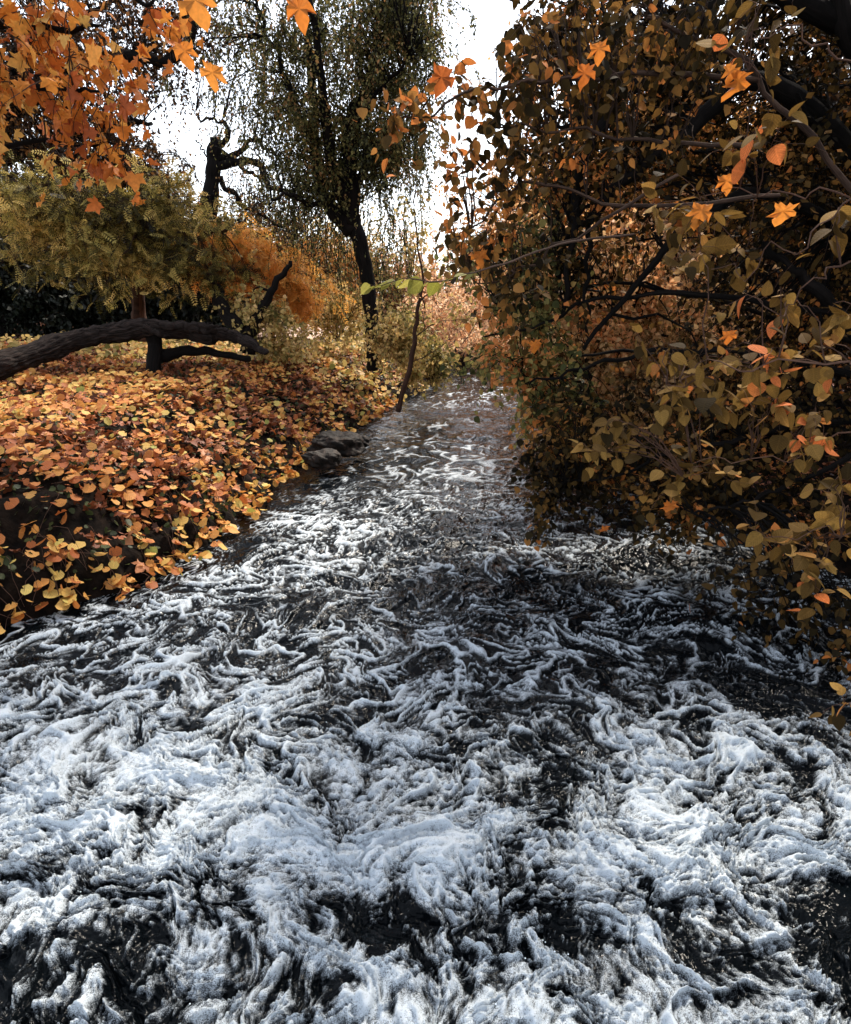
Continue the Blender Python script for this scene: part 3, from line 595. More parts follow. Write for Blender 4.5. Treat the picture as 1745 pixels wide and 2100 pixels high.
# the two upright dead limbs that fork above the log end
fk = Thing('forked_dead_tree', P(505, 712, 15), 'black leafless forked trunk rising behind the end of the fallen log', 'dead tree')
_, tb = limb([(508, 725, 15), (515, 680, 15), (540, 625, 15), (570, 575, 15), (598, 533, 15)], 0.16, 0.04, 26, 0.08, 31, 10); fk.tubes('limb', tb, M['bark'])
_, tb = limb([(512, 700, 15), (490, 672, 15.1), (462, 640, 15.3), (445, 600, 15.6), (430, 560, 16)], 0.17, 0.12, 24, 0.08, 33, 10); fk.tubes('limb', tb, M['bark'])
_, tb = limb([(556, 600, 15), (535, 590, 15), (520, 596, 15)], 0.04, 0.012, 10, 0.05, 34, 6); fk.tubes('branch', tb, M['bark'])
C = np.vstack([blob(545, 650, 15.3, .55, .5, .6, 60), blob(500, 640, 15.4, .5, .4, .5, 40), blob(590, 700, 15.3, .5, .5, .3, 40)])
lv, tb = foliage(C, 'broad', 0.10, 3, 0.4, 5, 1.2, (0, 0, 0)); 
sh = Thing('climbing_vine', P(545, 720, 15.2), 'yellow green climbing vine growing round the forked black trunk', 'vine'); sh.leaves('leaves', lv, M['yellow']); sh.tubes('stems', tb, M['twig'])

# ------------------------------------------------------------------ centre weeping tree
R_ = np.random.default_rng(21)
ct = Thing('weeping_tree', P(762, 745, 17), 'tall dark multi-stemmed tree with hanging strands beside the river bend', 'tree')
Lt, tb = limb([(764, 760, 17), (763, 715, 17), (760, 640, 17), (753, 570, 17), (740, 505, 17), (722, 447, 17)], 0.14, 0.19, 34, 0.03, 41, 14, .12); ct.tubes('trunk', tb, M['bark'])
LB = [Lt]
for k, (px, r0, r1) in enumerate([
    ([(720, 460, 17), (716, 380, 17), (716, 290, 17), (722, 235, 17.1), (745, 200, 17.2), (762, 150, 17.2), (780, 60, 17.3), (800, -60, 17.3)], .21, .06),
    ([(712, 430, 17), (700, 395, 17), (686, 355, 16.9), (675, 300, 16.8), (664, 215, 16.7), (652, 120, 16.6), (640, 0, 16.6), (630, -90, 16.6)], .17, .06),
    ([(722, 475, 17), (692, 441, 17), (665, 403, 17.1), (651, 345, 17.2), (644, 271, 17.3), (640, 180, 17.4), (625, 60, 17.5), (600, -60, 17.5)], .19, .05),
    ([(646, 290, 17.2), (615, 241, 17.2), (601, 197, 17.3), (580, 140, 17.3), (545, 60, 17.4), (520, 0, 17.4)], .09, .03),
    ([(728, 430, 17), (739, 359, 17), (763, 305, 17), (800, 270, 17), (850, 255, 17)], .09, .03),
    ([(722, 300, 17), (745, 240, 16.7), (790, 170, 16.4), (840, 120, 16)], .08, .03),
    ([(700, 400, 17), (640, 420, 16.5), (590, 400, 16), (545, 420, 15.8)], .07, .02)]):
    l_, tb = limb(px, r0, r1, 30, 0.12, 50 + k, 9, .12); ct.tubes('limb', tb, M['bark']); LB.append(l_)
C = np.vstack([blob(700, 60, 17.6, 2.6, 1.6, 1.6, 190, R_), blob(800, 120, 17.2, 1.1, 1.5, 1.7, 190, R_), blob(800, 290, 17, 1.1, 1.2, .8, 150, R_), blob(560, 80, 17.6, 2.0, 1.5, 1.5, 130, R_),
               blob(590, 230, 17, 1.3, 1.2, 1.0, 60, R_), blob(690, 240, 17, 1.4, 1.3, 1.4, 130, R_), blob(620, 350, 17, 1.1, 1.2, 0.8, 60, R_), blob(840, 30, 16.7, .9, 1.2, 1.3, 110, R_), blob(700, 330, 17.6, 1.5, .8, 1.0, 90, R_)])
lv, tb = foliage(C, 'quad', 0.075, 5, 0.55, 9, 1.6, (0, 0, -.2), rg=R_, tr=0.006, jit=.9)
ln, lr_ = nearest_links(C, LB, R_, 0.014)
ct.leaves('crown', lv, M['fine']); ct.tubes('boughs', tubes(ln, lr_, 4), M['bark']); ct.tubes('twigs', tb, M['bark'])
# hanging strands
def strands(th_, boxes, mat_t, mat_l, kind, size, rg, name='hanging_strands'):
    A = []; Ls = []
    for (x0, x1, y0, y1, d0, d1, n_, l0, l1) in boxes:
        for i in range(n_):
            A.append(P(x0 + (x1 - x0) * rg.random(), y0 + (y1 - y0) * rg.random(), d0 + (d1 - d0) * rg.random())); Ls.append(l0 + (l1 - l0) * rg.random())
    A = np.array(A); Ls = np.array(Ls); PL = twigs(A, rdir(len(A), rg) * [1, 1, .3] + [0, 0, -.3], Ls, 12, 3.6, 0.22, rg)
    th_.tubes(name, tubes(PL, np.broadcast_to(np.linspace(.008, .003, 12), PL.shape[:2]), 3), mat_t)
    a, d = anchors(PL, 15, rg, 0.05, .7); th_.leaves('strand_leaves', leaves(a, d, kind, size, .6, .8, rg=rg, droop=.8), mat_l)
strands(ct, [(560, 720, 300, 460, 16.5, 19, 90, .8, 3.0), (760, 880, 280, 430, 16, 19, 70, .8, 3.0), (600, 740, 420, 560, 16.5, 19, 80, .6, 2.2), (440, 640, 120, 330, 16.5, 18, 60, .8, 2.2), (770, 850, 430, 560, 16, 18, 50, .6, 2.3)], M['bark'], M['fine'], 'quad', 0.065, R_)

# ------------------------------------------------------------------ gnarled tree
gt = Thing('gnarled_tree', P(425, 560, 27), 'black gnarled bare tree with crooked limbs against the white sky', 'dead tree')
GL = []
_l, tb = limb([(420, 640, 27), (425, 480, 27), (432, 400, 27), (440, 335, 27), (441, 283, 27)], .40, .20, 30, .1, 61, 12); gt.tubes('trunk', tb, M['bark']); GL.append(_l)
for k, (px, r0, r1) in enumerate([
    ([(442, 300, 27), (462, 290, 27), (470, 268, 27), (458, 250, 27), (435, 243, 27), (410, 250, 27)], .12, .03),
    ([(442, 325, 27), (480, 318, 27), (505, 300, 27), (522, 282, 27), (545, 305, 27), (570, 318, 27)], .13, .04),
    ([(440, 345, 27), (475, 335, 27), (510, 332, 27), (540, 350, 27), (548, 380, 27), (590, 392, 27), (640, 380, 27)], .17, .06),
    ([(450, 365, 27), (462, 385, 27), (480, 400, 27), (500, 425, 27), (540, 440, 27), (580, 470, 27)], .12, .05),
    ([(455, 310, 27), (500, 345, 26.8), (530, 370, 26.6), (560, 430, 26.5)], .09, .03),
    ([(428, 330, 27), (412, 300, 27), (400, 285, 27)], .04, .01),
    ([(412, 250, 27), (404, 235, 27), (396, 222, 27)], .03, .01)]):
    _l, tb = limb(px, r0, r1, 28, .2, 70 + k, 8, .3); gt.tubes('limb', tb, M['bark']); GL.append(_l)
C = np.vstack([blob(540, 260, 27, 2.2, 1.5, 1.3, 26, R_), blob(560, 400, 27, 2.6, 1.5, 1.4, 110, R_), blob(470, 190, 27, 1.5, 1, 1.2, 26, R_)])
lv, tb = foliage(C, 'quad', 0.09, 4, 0.8, 7, 1.6, rg=R_, tr=.008, jit=.9); gt.leaves('sparse_leaves', lv, M['oak']); gt.tubes('twigs', tb, M['bark'])
ln, lr_ = nearest_links(C, GL, R_, 0.02); gt.tubes('boughs', tubes(ln, lr_, 4), M['bark'])
strands(gt, [(470, 620, 330, 470, 26, 28, 120, 1.5, 4.0)], M['bark'], M['oak'], 'quad', .08, R_)

# ------------------------------------------------------------------ generic broadleaf tree
def tree(name, base, label, stems, blobs, mat, kind, size, seed, cat='tree', bark='bark', tw=5, tl=.6, per=7, droop=.8, group=None, jit=.8, tr=.006, up=1.0, bias=(0, 0, 0), lr0=.016, rndf=None, crown='crown', tilt=(0, 0, 0), ldroop=.3):
    rg = np.random.default_rng(seed); th_ = Thing(name, base, label, cat, group); LB = []
    for k, (px, r0, r1) in enumerate(stems):
        l_, tb = limb(px, r0, r1, 26, .10, seed * 7 + k, 9, .12); th_.tubes('trunk' if k == 0 else 'limb', tb, M[bark]); LB.append(l_)
    C = np.vstack([blob(*b_, rg) for b_ in blobs])
    lv, tb = foliage(C, kind, size, tw, tl, per, droop, bias, up, jit, rg, tr=tr, rndf=rndf, tilt=tilt, ldroop=ldroop)
    th_.leaves(crown, lv, M[mat]); ln, lr_ = nearest_links(C, LB, rg, lr0)
    th_.tubes('boughs', tubes(ln, lr_, 4), M[bark]); th_.tubes('twigs', tb, M[bark]); return th_
# dark oak on the left
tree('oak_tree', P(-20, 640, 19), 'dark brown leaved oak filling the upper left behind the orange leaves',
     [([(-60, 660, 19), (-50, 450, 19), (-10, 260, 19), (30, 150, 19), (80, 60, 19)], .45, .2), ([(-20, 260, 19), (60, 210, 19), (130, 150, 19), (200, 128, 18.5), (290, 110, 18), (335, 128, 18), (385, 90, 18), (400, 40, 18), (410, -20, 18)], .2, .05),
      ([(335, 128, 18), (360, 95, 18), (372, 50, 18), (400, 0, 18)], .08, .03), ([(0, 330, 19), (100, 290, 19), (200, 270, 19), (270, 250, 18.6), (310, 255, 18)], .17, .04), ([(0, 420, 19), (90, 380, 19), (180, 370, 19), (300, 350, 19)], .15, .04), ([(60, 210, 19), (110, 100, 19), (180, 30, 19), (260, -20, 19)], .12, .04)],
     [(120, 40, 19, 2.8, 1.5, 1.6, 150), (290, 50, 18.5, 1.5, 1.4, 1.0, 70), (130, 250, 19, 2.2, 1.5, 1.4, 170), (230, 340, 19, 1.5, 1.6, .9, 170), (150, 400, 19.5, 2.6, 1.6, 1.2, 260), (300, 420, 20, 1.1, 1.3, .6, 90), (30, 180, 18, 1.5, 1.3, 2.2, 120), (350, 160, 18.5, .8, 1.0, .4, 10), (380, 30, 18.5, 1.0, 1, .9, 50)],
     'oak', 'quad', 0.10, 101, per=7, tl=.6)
# olive pinnate tree
tree('walnut_tree', P(280, 700, 15), 'olive and yellow tree with feathery pinnate fronds above the fallen log',
     [([(300, 700, 17), (285, 640, 17), (270, 560, 16.5), (240, 500, 16)], .2, .1), ([(275, 570, 16.6), (180, 510, 15.5), (80, 470, 15), (0, 450, 15)], .09, .03), ([(280, 600, 16.8), (350, 520, 16), (420, 480, 15.8), (470, 470, 15.8)], .09, .03), ([(260, 540, 16.3), (290, 470, 15.5), (340, 420, 15), (350, 390, 15)], .07, .02)],
     [(40, 425, 15, 1.2, .9, .6, 40), (140, 455, 15, 1.3, .9, .65, 44), (260, 480, 15.4, 1.5, .9, .7, 50), (370, 480, 15.6, 1.1, .9, .7, 40), (60, 520, 15, 1.4, .8, .5, 22), (200, 540, 15, 1.2, .8, .4, 16), (330, 555, 15.5, 1.1, .8, .5, 20), (430, 560, 15.8, .8, .8, .5, 22), (350, 400, 15, .3, .3, .35, 8), (180, 400, 14.6, .9, .5, .35, 14), (290, 425, 15, .6, .4, .35, 12), (10, 390, 14.5, .8, .6, .4, 12)],
     'pinn', 'pinnate', 0.235, 103, tw=3, tl=.6, per=6, droop=.3, jit=.8, bias=(.4, -.4, .15), ldroop=0.0, bark='barkr')
tree('sumac_tree', P(560, 700, 16), 'bright orange feathery leaved small tree behind the forked black trunk',
     [([(560, 720, 17.4), (552, 640, 17.2), (530, 580, 17), (500, 530, 17)], .06, .03), ([(552, 640, 17.2), (575, 590, 17.2), (595, 560, 17.2)], .04, .02)],
     [(440, 500, 16.8, .8, .5, .35, 40), (510, 510, 17, .8, .4, .4, 34), (470, 560, 17, .8, .4, .3, 30), (575, 585, 17.2, .7, .4, .45, 34), (600, 540, 17.2, .5, .4, .2, 14), (630, 600, 17.3, .5, .4, .3, 16)],
     'pinn_or', 'pinnate', 0.28, 104, tw=3, tl=.3, per=4, droop=.5, jit=.4, bark='barkr', bias=(.2, -.4, 0))
# dark woodland edge behind the left bank
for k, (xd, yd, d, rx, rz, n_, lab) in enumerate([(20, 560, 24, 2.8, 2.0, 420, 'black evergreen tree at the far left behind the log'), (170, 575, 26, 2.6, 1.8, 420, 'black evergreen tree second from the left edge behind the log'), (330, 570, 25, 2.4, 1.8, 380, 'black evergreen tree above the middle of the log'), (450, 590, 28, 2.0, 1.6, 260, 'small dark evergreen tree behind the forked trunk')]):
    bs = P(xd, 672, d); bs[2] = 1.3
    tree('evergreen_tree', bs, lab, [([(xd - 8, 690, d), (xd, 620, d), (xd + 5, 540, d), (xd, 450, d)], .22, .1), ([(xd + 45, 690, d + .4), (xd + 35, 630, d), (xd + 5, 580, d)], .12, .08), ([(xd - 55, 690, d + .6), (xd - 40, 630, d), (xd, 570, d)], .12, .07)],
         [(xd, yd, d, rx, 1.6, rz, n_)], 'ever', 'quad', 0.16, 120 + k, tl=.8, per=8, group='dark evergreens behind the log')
# far trees closing the horizon
far = [(-60, 500, 44, 7, 4, 300, 'oak', 'far brown tree at the left edge behind the evergreens'), (120, 530, 46, 6, 3, 300, 'oak', 'far brown tree above the left part of the log'), (300, 540, 48, 6, 2.8, 240, 'amber', 'far amber tree left of the gnarled bare tree'),
       (440, 520, 44, 5, 2.8, 300, 'pinn', 'far olive rounded tree under the gnarled bare tree'), (560, 560, 46, 5, 3.2, 260, 'amber', 'far amber tree seen through the hanging strands'), (680, 560, 50, 5, 3.8, 300, 'yellow', 'far yellow tree behind the weeping tree trunk'),
       (800, 590, 52, 5, 3.4, 200, 'peach', 'far amber tree right of the weeping tree trunk'), (900, 625, 55, 4.6, 3.0, 150, 'peach', 'far pale orange tree above the river bend'), (1030, 590, 50, 5, 4.0, 200, 'peach', 'far pale orange tree right of the river bend'), (1150, 500, 44, 6, 6.5, 380, 'amber', 'far amber tree behind the hazel branches'),
       (1330, 430, 42, 7, 8, 420, 'amber', 'far amber tree behind the dark diagonal limbs'), (1550, 430, 42, 7, 8.5, 380, 'oak', 'far brown tree at the upper right'), (1760, 430, 42, 7, 9, 380, 'oak', 'far brown tree at the right edge')]
for k, (xd, yd, d, rx, rz, n_, mt, lab) in enumerate(far):
    b_ = P(xd, 660, d); b_[2] = 1.3
    tree('autumn_tree', b_, lab, [([(xd, 668, d), (xd + 3, 600, d), (xd - 3, yd + 20, d)], .3, .12), ([(xd, 640, d), (xd + 40, 560, d), (xd + 60, yd, d)], .15, .06), ([(xd, 630, d), (xd - 40, 560, d), (xd - 70, yd, d)], .15, .06)],
         [(xd, yd, d, rx, 2.5, rz, n_), (xd, 640, d - 1, rx * .9, 2, 1.5, n_ // 3)], mt, 'quad', 0.24, 140 + k, tl=1.5, per=8, tr=.012, lr0=.03, group='autumn trees closing the far end of the river')
# shrubs on the left bank near the bend
for k, (xd, yd, d, rx, rz, n_, mt, kind, s_, lab) in enumerate([
    (620, 610, 22, 1.0, .9, 110, 'yellow', 'quad', .11, 'yellow shrub between the forked trunk and the weeping tree'),
    (690, 640, 19, .9, .7, 110, 'yellow', 'broad', .10, 'yellow shrub just left of the weeping tree base'),
    (820, 690, 16, .7, .55, 120, 'yellow', 'broad', .095, 'yellow leafed shrub just right of the weeping tree base'),
    (880, 740, 17, .55, .45, 90, 'yellow', 'broad', .095, 'yellow shrub leaning over the water at the bend'),
    (900, 660, 24, 1.2, .9, 150, 'peach', 'quad', .11, 'pale orange shrub on the far left bank'),
    (960, 640, 30, 1.6, 1.3, 150, 'peach', 'quad', .13, 'pinkish orange shrub at the river bend'),
    (1040, 610, 33, 2.0, 1.8, 190, 'peach', 'quad', .14, 'large pinkish orange shrub right of the river bend'),
    (1010, 700, 28, 1.6, .7, 160, 'peach', 'quad', .12, 'low pinkish shrub over the far water')]):
    b_ = P(xd, yd, d); b_[2] = max(0.35, float(ground(np.array([b_[0]]), np.array([b_[1]]))[0]))
    yb = yd + rz / d * FD
    tree('shrub', b_, lab, [([(xd, yb + 10, d), (xd + 3, yd, d), (xd, yd - rz / d * FD * .6, d)], .03, .012), ([(xd + 2, yb + 5, d), (xd + rx / d * FD * .5, yd, d)], .02, .01), ([(xd - 2, yb + 5, d), (xd - rx / d * FD * .5, yd, d)], .02, .01)],
         [(xd, yd, d, rx, rx * .8, rz, n_)], mt, kind, s_, 170 + k, cat='shrub', bark='barkr', tl=.4, tw=4, per=6, tr=.005, lr0=.007, group='shrubs round the river bend')
# dense brush closing the view between the trunks
# sapling leaning out of the bank
sp = Thing('sapling', P(818, 835, 14), 'slender leaning sapling rising from the water edge of the left bank', 'sapling')
_l, tb = limb([(816, 845, 14), (830, 790, 14), (846, 730, 14), (853, 670, 14), (862, 610, 14)], .06, .035, 24, .05, 81, 8); sp.tubes('trunk', tb, M['barkr']); SL = [_l]
for k, (px, r0) in enumerate([([(862, 610, 14), (868, 570, 14), (855, 500, 14), (848, 430, 14), (852, 380, 14)], .03), ([(862, 615, 14), (900, 590, 13.9), (960, 560, 13.8)], .014), ([(852, 690, 14), (900, 660, 14), (960, 655, 14)], .014), ([(856, 655, 14), (820, 630, 14), (800, 600, 14)], .013), ([(840, 745, 14), (890, 720, 14), (930, 690, 14)], .012), ([(860, 600, 14), (870, 625, 14.1), (866, 680, 14.2)], .02)]):
    _l, tb = limb(px, r0, r0 * .35, 18, .06, 90 + k, 6); sp.tubes('branch', tb, M['barkr']); SL.append(_l)
C = np.vstack([blob(850, 470, 14, .3, .3, .8, 16, R_), blob(940, 640, 14, .35, .3, .3, 14, R_), blob(830, 620, 14, .3, .3, .3, 8, R_)])
lv, tb = foliage(C, 'broad', .08, 3, .3, 4, 1.0, rg=R_); sp.leaves('leaves', lv, M['yellow']); sp.tubes('twigs', tb, M['barkr'])

# ------------------------------------------------------------------ plane tree overhanging at the upper left
pt = Thing('plane_tree', P(-500, 900, 5.2), 'plane tree sprays of large bright orange lobed leaves hanging in at the upper left', 'tree')
R2 = np.random.default_rng(31); PLB = []
for k, (px, r0) in enumerate([([(-620, 700, 5.4), (-560, 300, 5.4), (-420, 60, 5.3), (-250, -60, 5.2)], .16), ([(-420, 60, 5.3), (-200, 60, 5.2), (-40, 50, 5.1), (90, 60, 5), (200, 60, 5)], .05), ([(-450, 90, 5.3), (-200, 150, 5), (-20, 160, 4.9), (110, 180, 4.8), (210, 190, 4.8)], .04), ([(-480, 160, 5.3), (-200, 270, 5.2), (0, 300, 5.2), (140, 290, 5.2), (240, 300, 5.2)], .03), ([(-250, -60, 5.2), (0, -50, 5), (200, -20, 4.8), (330, 5, 4.8)], .04), ([(-250, -60, 5.2), (0, -90, 4), (260, -80, 3.6), (420, -20, 3.6)], .03)]):
    _l, tb = limb(px, r0, r0 * .2, 24, .05, 200 + k, 7); pt.tubes('trunk' if k == 0 else 'limb', tb, M['bark']); PLB.append(_l)
C = np.vstack([blob(60, 50, 5, .50, .5, .30, 26, R2), blob(180, 60, 5, .42, .4, .26, 16, R2), blob(70, 170, 4.9, .45, .4, .22, 18, R2), blob(200, 190, 4.9, .3, .3, .14, 9, R2), blob(215, 305, 5.2, .2, .2, .09, 8, R2), blob(150, 320, 5.2, .2, .2, .07, 4, R2), blob(-150, 150, 5, .6, .5, .5, 30, R2), blob(300, 20, 4.9, .2, .2, .08, 5, R2)])
lv, tb = foliage(C, 'palm', .086, 2, .26, 2, 1.4, rg=R2, jit=.8, up=.7); pt.leaves('leaves', lv, M['plane'], ); pt.tubes('twigs', tb, M['twig'])
ln, lr_ = nearest_links(C, PLB, R2, .006); pt.tubes('boughs', tubes(ln, lr_, 4), M['twig'])
_c = np.array([-1.3, 10.0, 9.3]) + np.clip(R2.normal(size=(190, 3)) * .5, -1.1, 1.1) * [3.6, 2.8, 1.2]  # crown added above the view to shade the near bank and water
lv, tb = foliage(_c, 'palm', .16, 3, .5, 5, .8, rg=R2, tr=.006); pt.leaves('added_shade_crown', lv, M['plane']); pt.tubes('added_shade_twigs', tb, M['bark'])
_l = smooth_line([(-9.5, 5.5, 1.0), (-8.5, 6.5, 5), (-5, 8.5, 8.2), (-1, 10, 9.4)], 20); pt.tubes('limb', tubes(_l, np.linspace(.2, .06, 20), 8), M['bark'])  # limb carrying the added shade crown
ln, lr_ = nearest_links(_c, [_l], R2, .02); pt.tubes('added_shade_boughs', tubes(ln, lr_, 4), M['bark'])

# ------------------------------------------------------------------ right side
R3 = np.random.default_rng(41)
def hz(base, label, stems, blobs, mat, kind, size, seed, **k): return tree('hazel_tree', base, label, stems, blobs, mat, kind, size, seed, bark=k.pop('bark', 'bark'), **k)
# big diagonal limbs belong to a leaning tree on the right bank
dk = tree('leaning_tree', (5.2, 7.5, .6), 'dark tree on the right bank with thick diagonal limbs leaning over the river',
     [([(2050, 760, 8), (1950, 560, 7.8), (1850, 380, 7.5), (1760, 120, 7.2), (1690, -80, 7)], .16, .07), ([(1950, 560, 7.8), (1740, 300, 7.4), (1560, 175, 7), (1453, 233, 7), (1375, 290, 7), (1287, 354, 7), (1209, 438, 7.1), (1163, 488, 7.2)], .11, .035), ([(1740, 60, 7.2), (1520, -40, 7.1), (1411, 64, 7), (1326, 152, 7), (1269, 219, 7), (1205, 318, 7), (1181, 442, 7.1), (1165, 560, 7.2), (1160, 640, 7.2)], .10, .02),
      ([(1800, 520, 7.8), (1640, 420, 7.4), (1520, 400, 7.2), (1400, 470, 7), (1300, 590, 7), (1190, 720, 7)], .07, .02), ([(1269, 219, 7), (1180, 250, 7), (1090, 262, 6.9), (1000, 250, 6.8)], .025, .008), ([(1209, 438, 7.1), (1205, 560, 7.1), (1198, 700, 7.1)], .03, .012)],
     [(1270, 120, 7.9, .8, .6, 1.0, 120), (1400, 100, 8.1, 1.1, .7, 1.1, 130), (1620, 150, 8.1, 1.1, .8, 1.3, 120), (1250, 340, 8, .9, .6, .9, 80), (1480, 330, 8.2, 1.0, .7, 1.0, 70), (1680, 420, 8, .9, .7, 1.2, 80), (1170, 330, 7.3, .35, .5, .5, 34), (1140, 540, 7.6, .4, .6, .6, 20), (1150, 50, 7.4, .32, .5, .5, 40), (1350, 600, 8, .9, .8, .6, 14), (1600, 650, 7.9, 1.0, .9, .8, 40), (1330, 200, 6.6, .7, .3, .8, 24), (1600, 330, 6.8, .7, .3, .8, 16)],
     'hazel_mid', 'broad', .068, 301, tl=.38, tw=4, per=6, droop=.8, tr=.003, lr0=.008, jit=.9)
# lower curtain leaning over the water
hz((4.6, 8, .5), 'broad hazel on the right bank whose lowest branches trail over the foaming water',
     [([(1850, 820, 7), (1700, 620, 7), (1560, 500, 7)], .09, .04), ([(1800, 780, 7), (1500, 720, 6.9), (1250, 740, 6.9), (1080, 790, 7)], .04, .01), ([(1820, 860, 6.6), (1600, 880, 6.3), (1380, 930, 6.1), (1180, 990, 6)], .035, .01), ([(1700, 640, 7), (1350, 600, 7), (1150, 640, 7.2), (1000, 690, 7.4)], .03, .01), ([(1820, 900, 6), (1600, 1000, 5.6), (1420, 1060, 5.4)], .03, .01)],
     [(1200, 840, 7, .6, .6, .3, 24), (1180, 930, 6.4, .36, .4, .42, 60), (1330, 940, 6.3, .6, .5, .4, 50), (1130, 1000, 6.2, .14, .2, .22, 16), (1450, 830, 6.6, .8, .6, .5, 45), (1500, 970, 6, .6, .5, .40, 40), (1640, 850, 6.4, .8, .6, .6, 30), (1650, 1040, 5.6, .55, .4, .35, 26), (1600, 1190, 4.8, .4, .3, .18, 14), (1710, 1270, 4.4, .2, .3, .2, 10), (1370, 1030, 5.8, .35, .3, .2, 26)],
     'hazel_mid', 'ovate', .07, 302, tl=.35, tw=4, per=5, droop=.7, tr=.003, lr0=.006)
hz((4.3, 8.6, .5), 'green leaved hazel bough leaning furthest out over the far water',
     [([(1800, 780, 8), (1500, 740, 7.8), (1250, 720, 7.6), (1080, 770, 7.5)], .035, .008), ([(1750, 700, 8), (1400, 600, 7.8), (1180, 590, 7.7), (1030, 650, 7.6)], .03, .007)],
     [(1100, 720, 7.4, .50, .5, .42, 50), (1060, 620, 7.6, .40, .5, .35, 36), (1130, 820, 7.2, .4, .4, .3, 40), (1000, 720, 7.6, .25, .4, .14, 14), (1100, 480, 7.8, .4, .4, .4, 26), (980, 520, 8, .3, .4, .25, 14)],
     'green_hazel', 'ovate', .07, 308, tl=.33, tw=4, per=5, droop=.7, tr=.0025, lr0=.005)
hz((4.0, 9.5, .5), 'hazel with small tan and gold leaves behind the trailing green hazel',
     [([(1750, 860, 10), (1620, 700, 10), (1500, 520, 10)], .05, .02), ([(1700, 800, 10), (1450, 720, 9.8), (1250, 640, 9.6)], .03, .008), ([(1720, 830, 10), (1450, 820, 9.8), (1200, 800, 9.6)], .03, .008)],
     [(1180, 620, 9.6, .7, .6, .8, 90), (1330, 560, 9.8, .8, .6, .9, 110), (1250, 760, 9.5, .9, .6, .7, 130), (1420, 720, 9.8, .9, .6, .8, 110), (1100, 520, 9.8, .45, .5, .6, 40), (1350, 850, 9.4, .8, .6, .4, 70)],
     'tan', 'ovate', .075, 306, tl=.35, tw=4, per=6, droop=.7, tr=.003, lr0=.006, tilt=(0, -.6, 0))
# reaching sprays against the sky
hz((4.4, 5.5, .5), 'hazel whose thin sprays of separate leaves reach left across the white sky gap',
     [([(1900, 900, 5.4), (1800, 500, 5.3), (1560, 160, 5.1), (1300, 40, 5)], .03, .012), ([(1560, 160, 5.1), (1300, 150, 4.9), (1130, 165, 4.7), (1000, 185, 4.5), (900, 225, 4.3), (810, 255, 4.2)], .018, .004), ([(1560, 300, 5.1), (1350, 290, 5), (1180, 268, 4.9), (1050, 262, 4.8), (960, 225, 4.7)], .015, .004), ([(1600, 400, 5.2), (1300, 420, 5.1), (1100, 380, 5), (1000, 440, 4.9), (930, 500, 4.9)], .016, .004), ([(1400, 350, 5), (1150, 500, 5), (1050, 560, 5), (960, 560, 5)], .012, .004)],
     [(1080, 120, 4.8, .20, .3, .22, 15), (970, 170, 4.5, .22, .25, .10, 10), (850, 215, 4.25, .16, .2, .07, 9), (1010, 260, 4.7, .20, .3, .22, 12), (1090, 330, 4.9, .22, .3, .3, 17), (990, 400, 4.9, .20, .3, .26, 11), (900, 330, 4.9, .12, .2, .24, 4), (950, 480, 4.9, .24, .3, .12, 10), (1040, 500, 5, .28, .3, .25, 24), (1150, 60, 5, .25, .3, .3, 26), (1250, 160, 5.1, .5, .4, .5, 50), (1400, 60, 5, .5, .5, .5, 50), (1050, 600, 5.2, .2, .2, .2, 12)],
     'hazel_mid', 'ovate', .07, 303, tl=.24, tw=2, per=4, droop=.8, tr=.002, lr0=.004, bark='twig')
# near hazel: large leaves a few metres from the camera
hz((3.4, 2.4, .4), 'near hazel at the right edge with large olive brown toothed leaves and pale twigs',
     [([(2300, 1500, 2.6), (2200, 900, 2.7), (2100, 500, 2.7), (1900, 150, 2.7)], .03, .014), ([(2150, 950, 2.7), (1900, 760, 2.6), (1700, 740, 2.6), (1500, 760, 2.6), (1350, 800, 2.7)], .007, .0015), ([(2000, 520, 2.7), (1800, 500, 2.6), (1650, 600, 2.5), (1550, 640, 2.5)], .005, .0015), ([(2050, 600, 2.8), (1750, 420, 2.9), (1550, 400, 3), (1400, 420, 3.1)], .005, .0015), ([(1850, 200, 2.7), (1700, 100, 2.7), (1560, 60, 2.8), (1510, 150, 2.8)], .005, .0015), ([(2200, 1150, 2.6), (1950, 1040, 2.5), (1750, 1080, 2.4), (1560, 1110, 2.4)], .005, .0015), ([(2150, 1000, 2.7), (1900, 900, 3), (1600, 930, 3.2), (1400, 960, 3.3)], .006, .0015), ([(2000, 600, 2.9), (1800, 420, 2.6), (1620, 500, 2.5), (1460, 560, 2.6)], .004, .0015)],
     [(1420, 440, 3.1, .16, .15, .10, 9), (1450, 520, 3.1, .14, .15, .08, 5), (1600, 620, 2.8, .10, .1, .05, 4), (1500, 740, 2.7, .20, .15, .07, 9), (1420, 790, 2.8, .14, .15, .06, 6), (1640, 740, 2.8, .16, .15, .07, 6), (1540, 830, 3, .2, .2, .07, 7), (1600, 1110, 2.4, .13, .1, .035, 6), (1720, 1000, 2.5, .05, .1, .10, 4), (1300, 880, 3.4, .2, .2, .10, 7), (1420, 960, 3.4, .2, .2, .09, 8), (1540, 50, 2.9, .12, .15, .15, 5), (1540, 300, 2.9, .12, .1, .12, 5), (1660, 900, 3.1, .2, .2, .12, 8), (1680, 1180, 2.6, .12, .1, .05, 4), (1720, 440, 2.7, .06, .1, .1, 3), (1730, 640, 2.7, .05, .1, .05, 2), (1240, 900, 3.5, .12, .1, .10, 5), (1350, 700, 3.4, .12, .1, .06, 4), (1740, 1440, 2.5, .05, .05, .04, 2)],
     'hazel', 'ovate_hi', .068, 304, tl=.15, tw=2, per=3, droop=.5, tr=.0012, lr0=.0016, bark='twig_pale', jit=.5)
